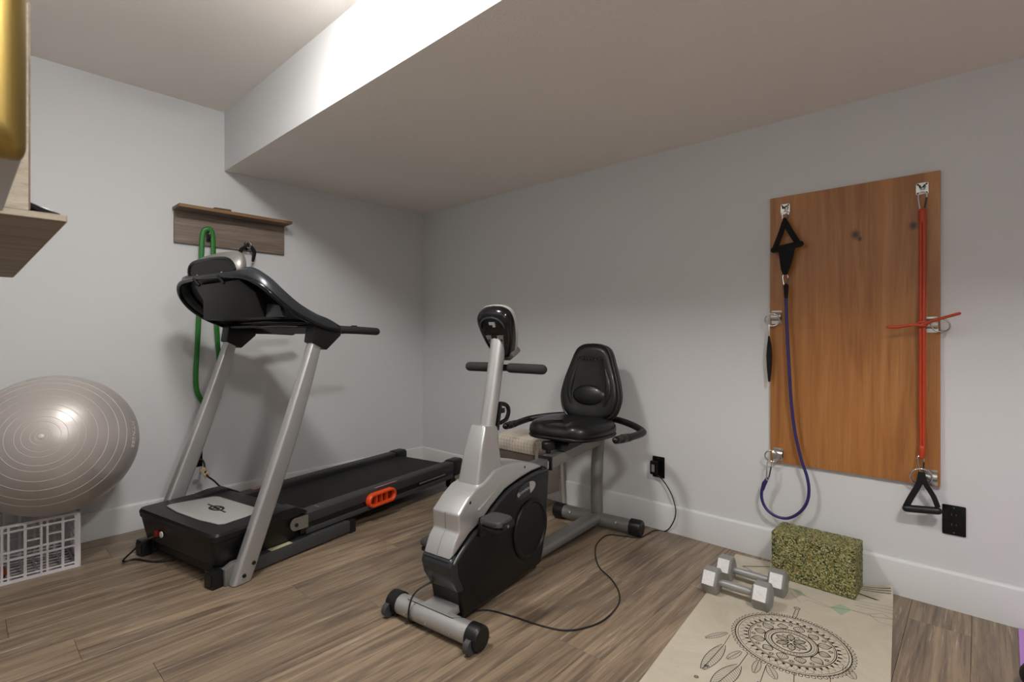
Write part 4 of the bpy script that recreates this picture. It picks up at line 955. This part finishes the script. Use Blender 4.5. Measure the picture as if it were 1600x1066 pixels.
# arrows with green diamonds across the far end
for pts in (((1238, 920), (1250, 924), (1262, 933), (1247, 930)), ((1297, 949), (1313, 944), (1331, 953), (1314, 962))): green.poly([mpq(*p) for p in pts])
ink.line([mpq(x, y) for x, y in ((1190, 905), (1215, 912), (1238, 921), (1262, 933), (1298, 949), (1331, 954), (1365, 964), (1395, 968))], .0007)
ink.line([mpq(x, y) for x, y in ((1236, 927), (1250, 941), (1262, 938), (1300, 951))], .0006)
ink.line([mpq(x, y) for x, y in ((1331, 954), (1358, 960), (1372, 972), (1395, 979))], .0006); ink.line([mpq(x, y) for x, y in ((1358, 960), (1378, 959), (1396, 969))], .0006)
for y0_, y1_ in ((938, 950), (942, 955), (946, 960)): ink.line([mpq(1335, y0_), mpq(1396, y1_)], .0006)
ink.line([mpq(1160, 885), mpq(1203, 886)], .003); ink.line([mpq(1161, 885), mpq(1188, 900)], .0016)
def ml(p, q, p2, q2, w_): ink.line([(p+(p2-p)*i/10, q+(q2-q)*i/10) for i in range(11)], w_)
for q in (.018, .034, .050): ml(.44, q+.01, .605, q, .0022)
ink.poly([(.46, .085), (.57, .115), (.555, .122), (.46, .095)])
ink.done('ink_print', 'print_ink')['kind'] = 'stuff'; soft.done('soft_print', 'print_soft')['kind'] = 'stuff'; green.done('green_print', 'print_green')['kind'] = 'stuff'

# ------------------------------------------------------------------ foam block
bw, bd_, bh = .312, .158, .197
m = MB().box((0, 0, bh/2), (bw, bd_, bh)).bevel(.005, 2)
bmesh.ops.subdivide_edges(m.bm, edges=[e for e in m.bm.edges if e.calc_length() > .05], cuts=38, use_grid_fill=True)
for v in m.bm.verts:
    n_ = noise.noise(v.co*220)*.0016+noise.noise(v.co*70)*.0008
    dv_ = Vector((v.co.x/bw, v.co.y/bd_, (v.co.z-bh/2)/bh)); ax_ = max(range(3), key=lambda i: abs(dv_[i]))
    if v.co.z > .004: v.co[ax_] += n_*(1 if dv_[ax_] > 0 else -1)
fb = m.build('foam_block', 'speckle_foam', ang=60); fb.location = (2.884, -.112, .0048); fb.rotation_euler = (0, 0, math.radians(-1.0))
tag(fb, 'green and yellow speckled foam block on the far end of the mat', 'foam block')

# ------------------------------------------------------------------ dumbbells
def dumbbell(a, b, z, label):
    a, b = Vector((a[0], a[1], 0)), Vector((b[0], b[1], 0)); c = (a+b)/2; L = (b-a).length
    t = empty('hex_dumbbell', (c.x, c.y, z), label, 'dumbbell', math.atan2((b-a).y, (b-a).x), group='pair of hex dumbbells on the mat')
    AP = .0465; R6 = AP/math.cos(PI/6)
    for s in (-1, 1):
        hx_ = lambda x_, k_: [(x_, R6*k_*math.cos(PI/3*i), AP+R6*k_*math.sin(PI/3*i)) for i in range(6)]
        x0 = s*(L/2-.032); x1 = s*(L/2+.032)
        hd_ = MB().loft([hx_(x0, .82), hx_(x0+s*.007, 1.0), hx_(x1-s*.007, 1.0), hx_(x1, .80)]).bevel(.0015, 2, 20).build('hex_head', 'hex_grey', t, ang=25)
        wq = [hx_(x0+s*.009, 1.004)[i] for i in (3, 4)]+[hx_(x1-s*.009, 1.004)[i] for i in (4, 3)]
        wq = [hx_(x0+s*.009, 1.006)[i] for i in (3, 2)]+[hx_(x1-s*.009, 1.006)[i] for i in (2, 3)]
        MB().add(wq, [(0, 1, 2, 3)]).build('lit_worn_face', 'hex_lit_worn', hd_, smooth=False)  # pale overlay on the lamp-facing side: wear plus painted-in light
        MB().lathe([(0, 0), (.012, 0), (.010, .0015), (0, .0015)], (x1, 0, AP), (s, 0, 0), 16).build('end_boss', 'hex_grey', hd_)
    hp_ = [(-(L/2-.030)+i*(L-.06)/10, 0, AP) for i in range(11)]
    MB().tube(hp_, [.0125+.0035*math.sin(PI*i/10) for i in range(11)], 18).build('handle', 'hex_grey', t)
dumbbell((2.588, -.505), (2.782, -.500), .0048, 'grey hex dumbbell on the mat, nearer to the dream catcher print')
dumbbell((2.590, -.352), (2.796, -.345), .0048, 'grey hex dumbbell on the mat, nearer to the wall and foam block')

# ------------------------------------------------------------------ purple mat and dark ball at the right edge
o = MB().prism([(3.505, -.024), (3.492, -.60), (3.60, -1.0), (4.12, -1.0), (4.12, -.024)], .0004, .006, 'z').bevel(.0015, 1).build('foam_mat', 'purple_foam'); origin(o, (3.8, -.4, 0))
tag(o, 'purple foam mat at the far right edge of the floor', 'mat')
o = MB().lathe([(max(1e-4, .045*math.sin(PI*i/16)), -.045*math.cos(PI*i/16)) for i in range(17)], (3.535, -.462, .0512), seg=32).build('dark_ball', 'dark_rubber', ang=70); origin(o, (3.535, -.462, .0062))
tag(o, 'dark rounded ball on the purple mat, bottom right corner', 'ball')
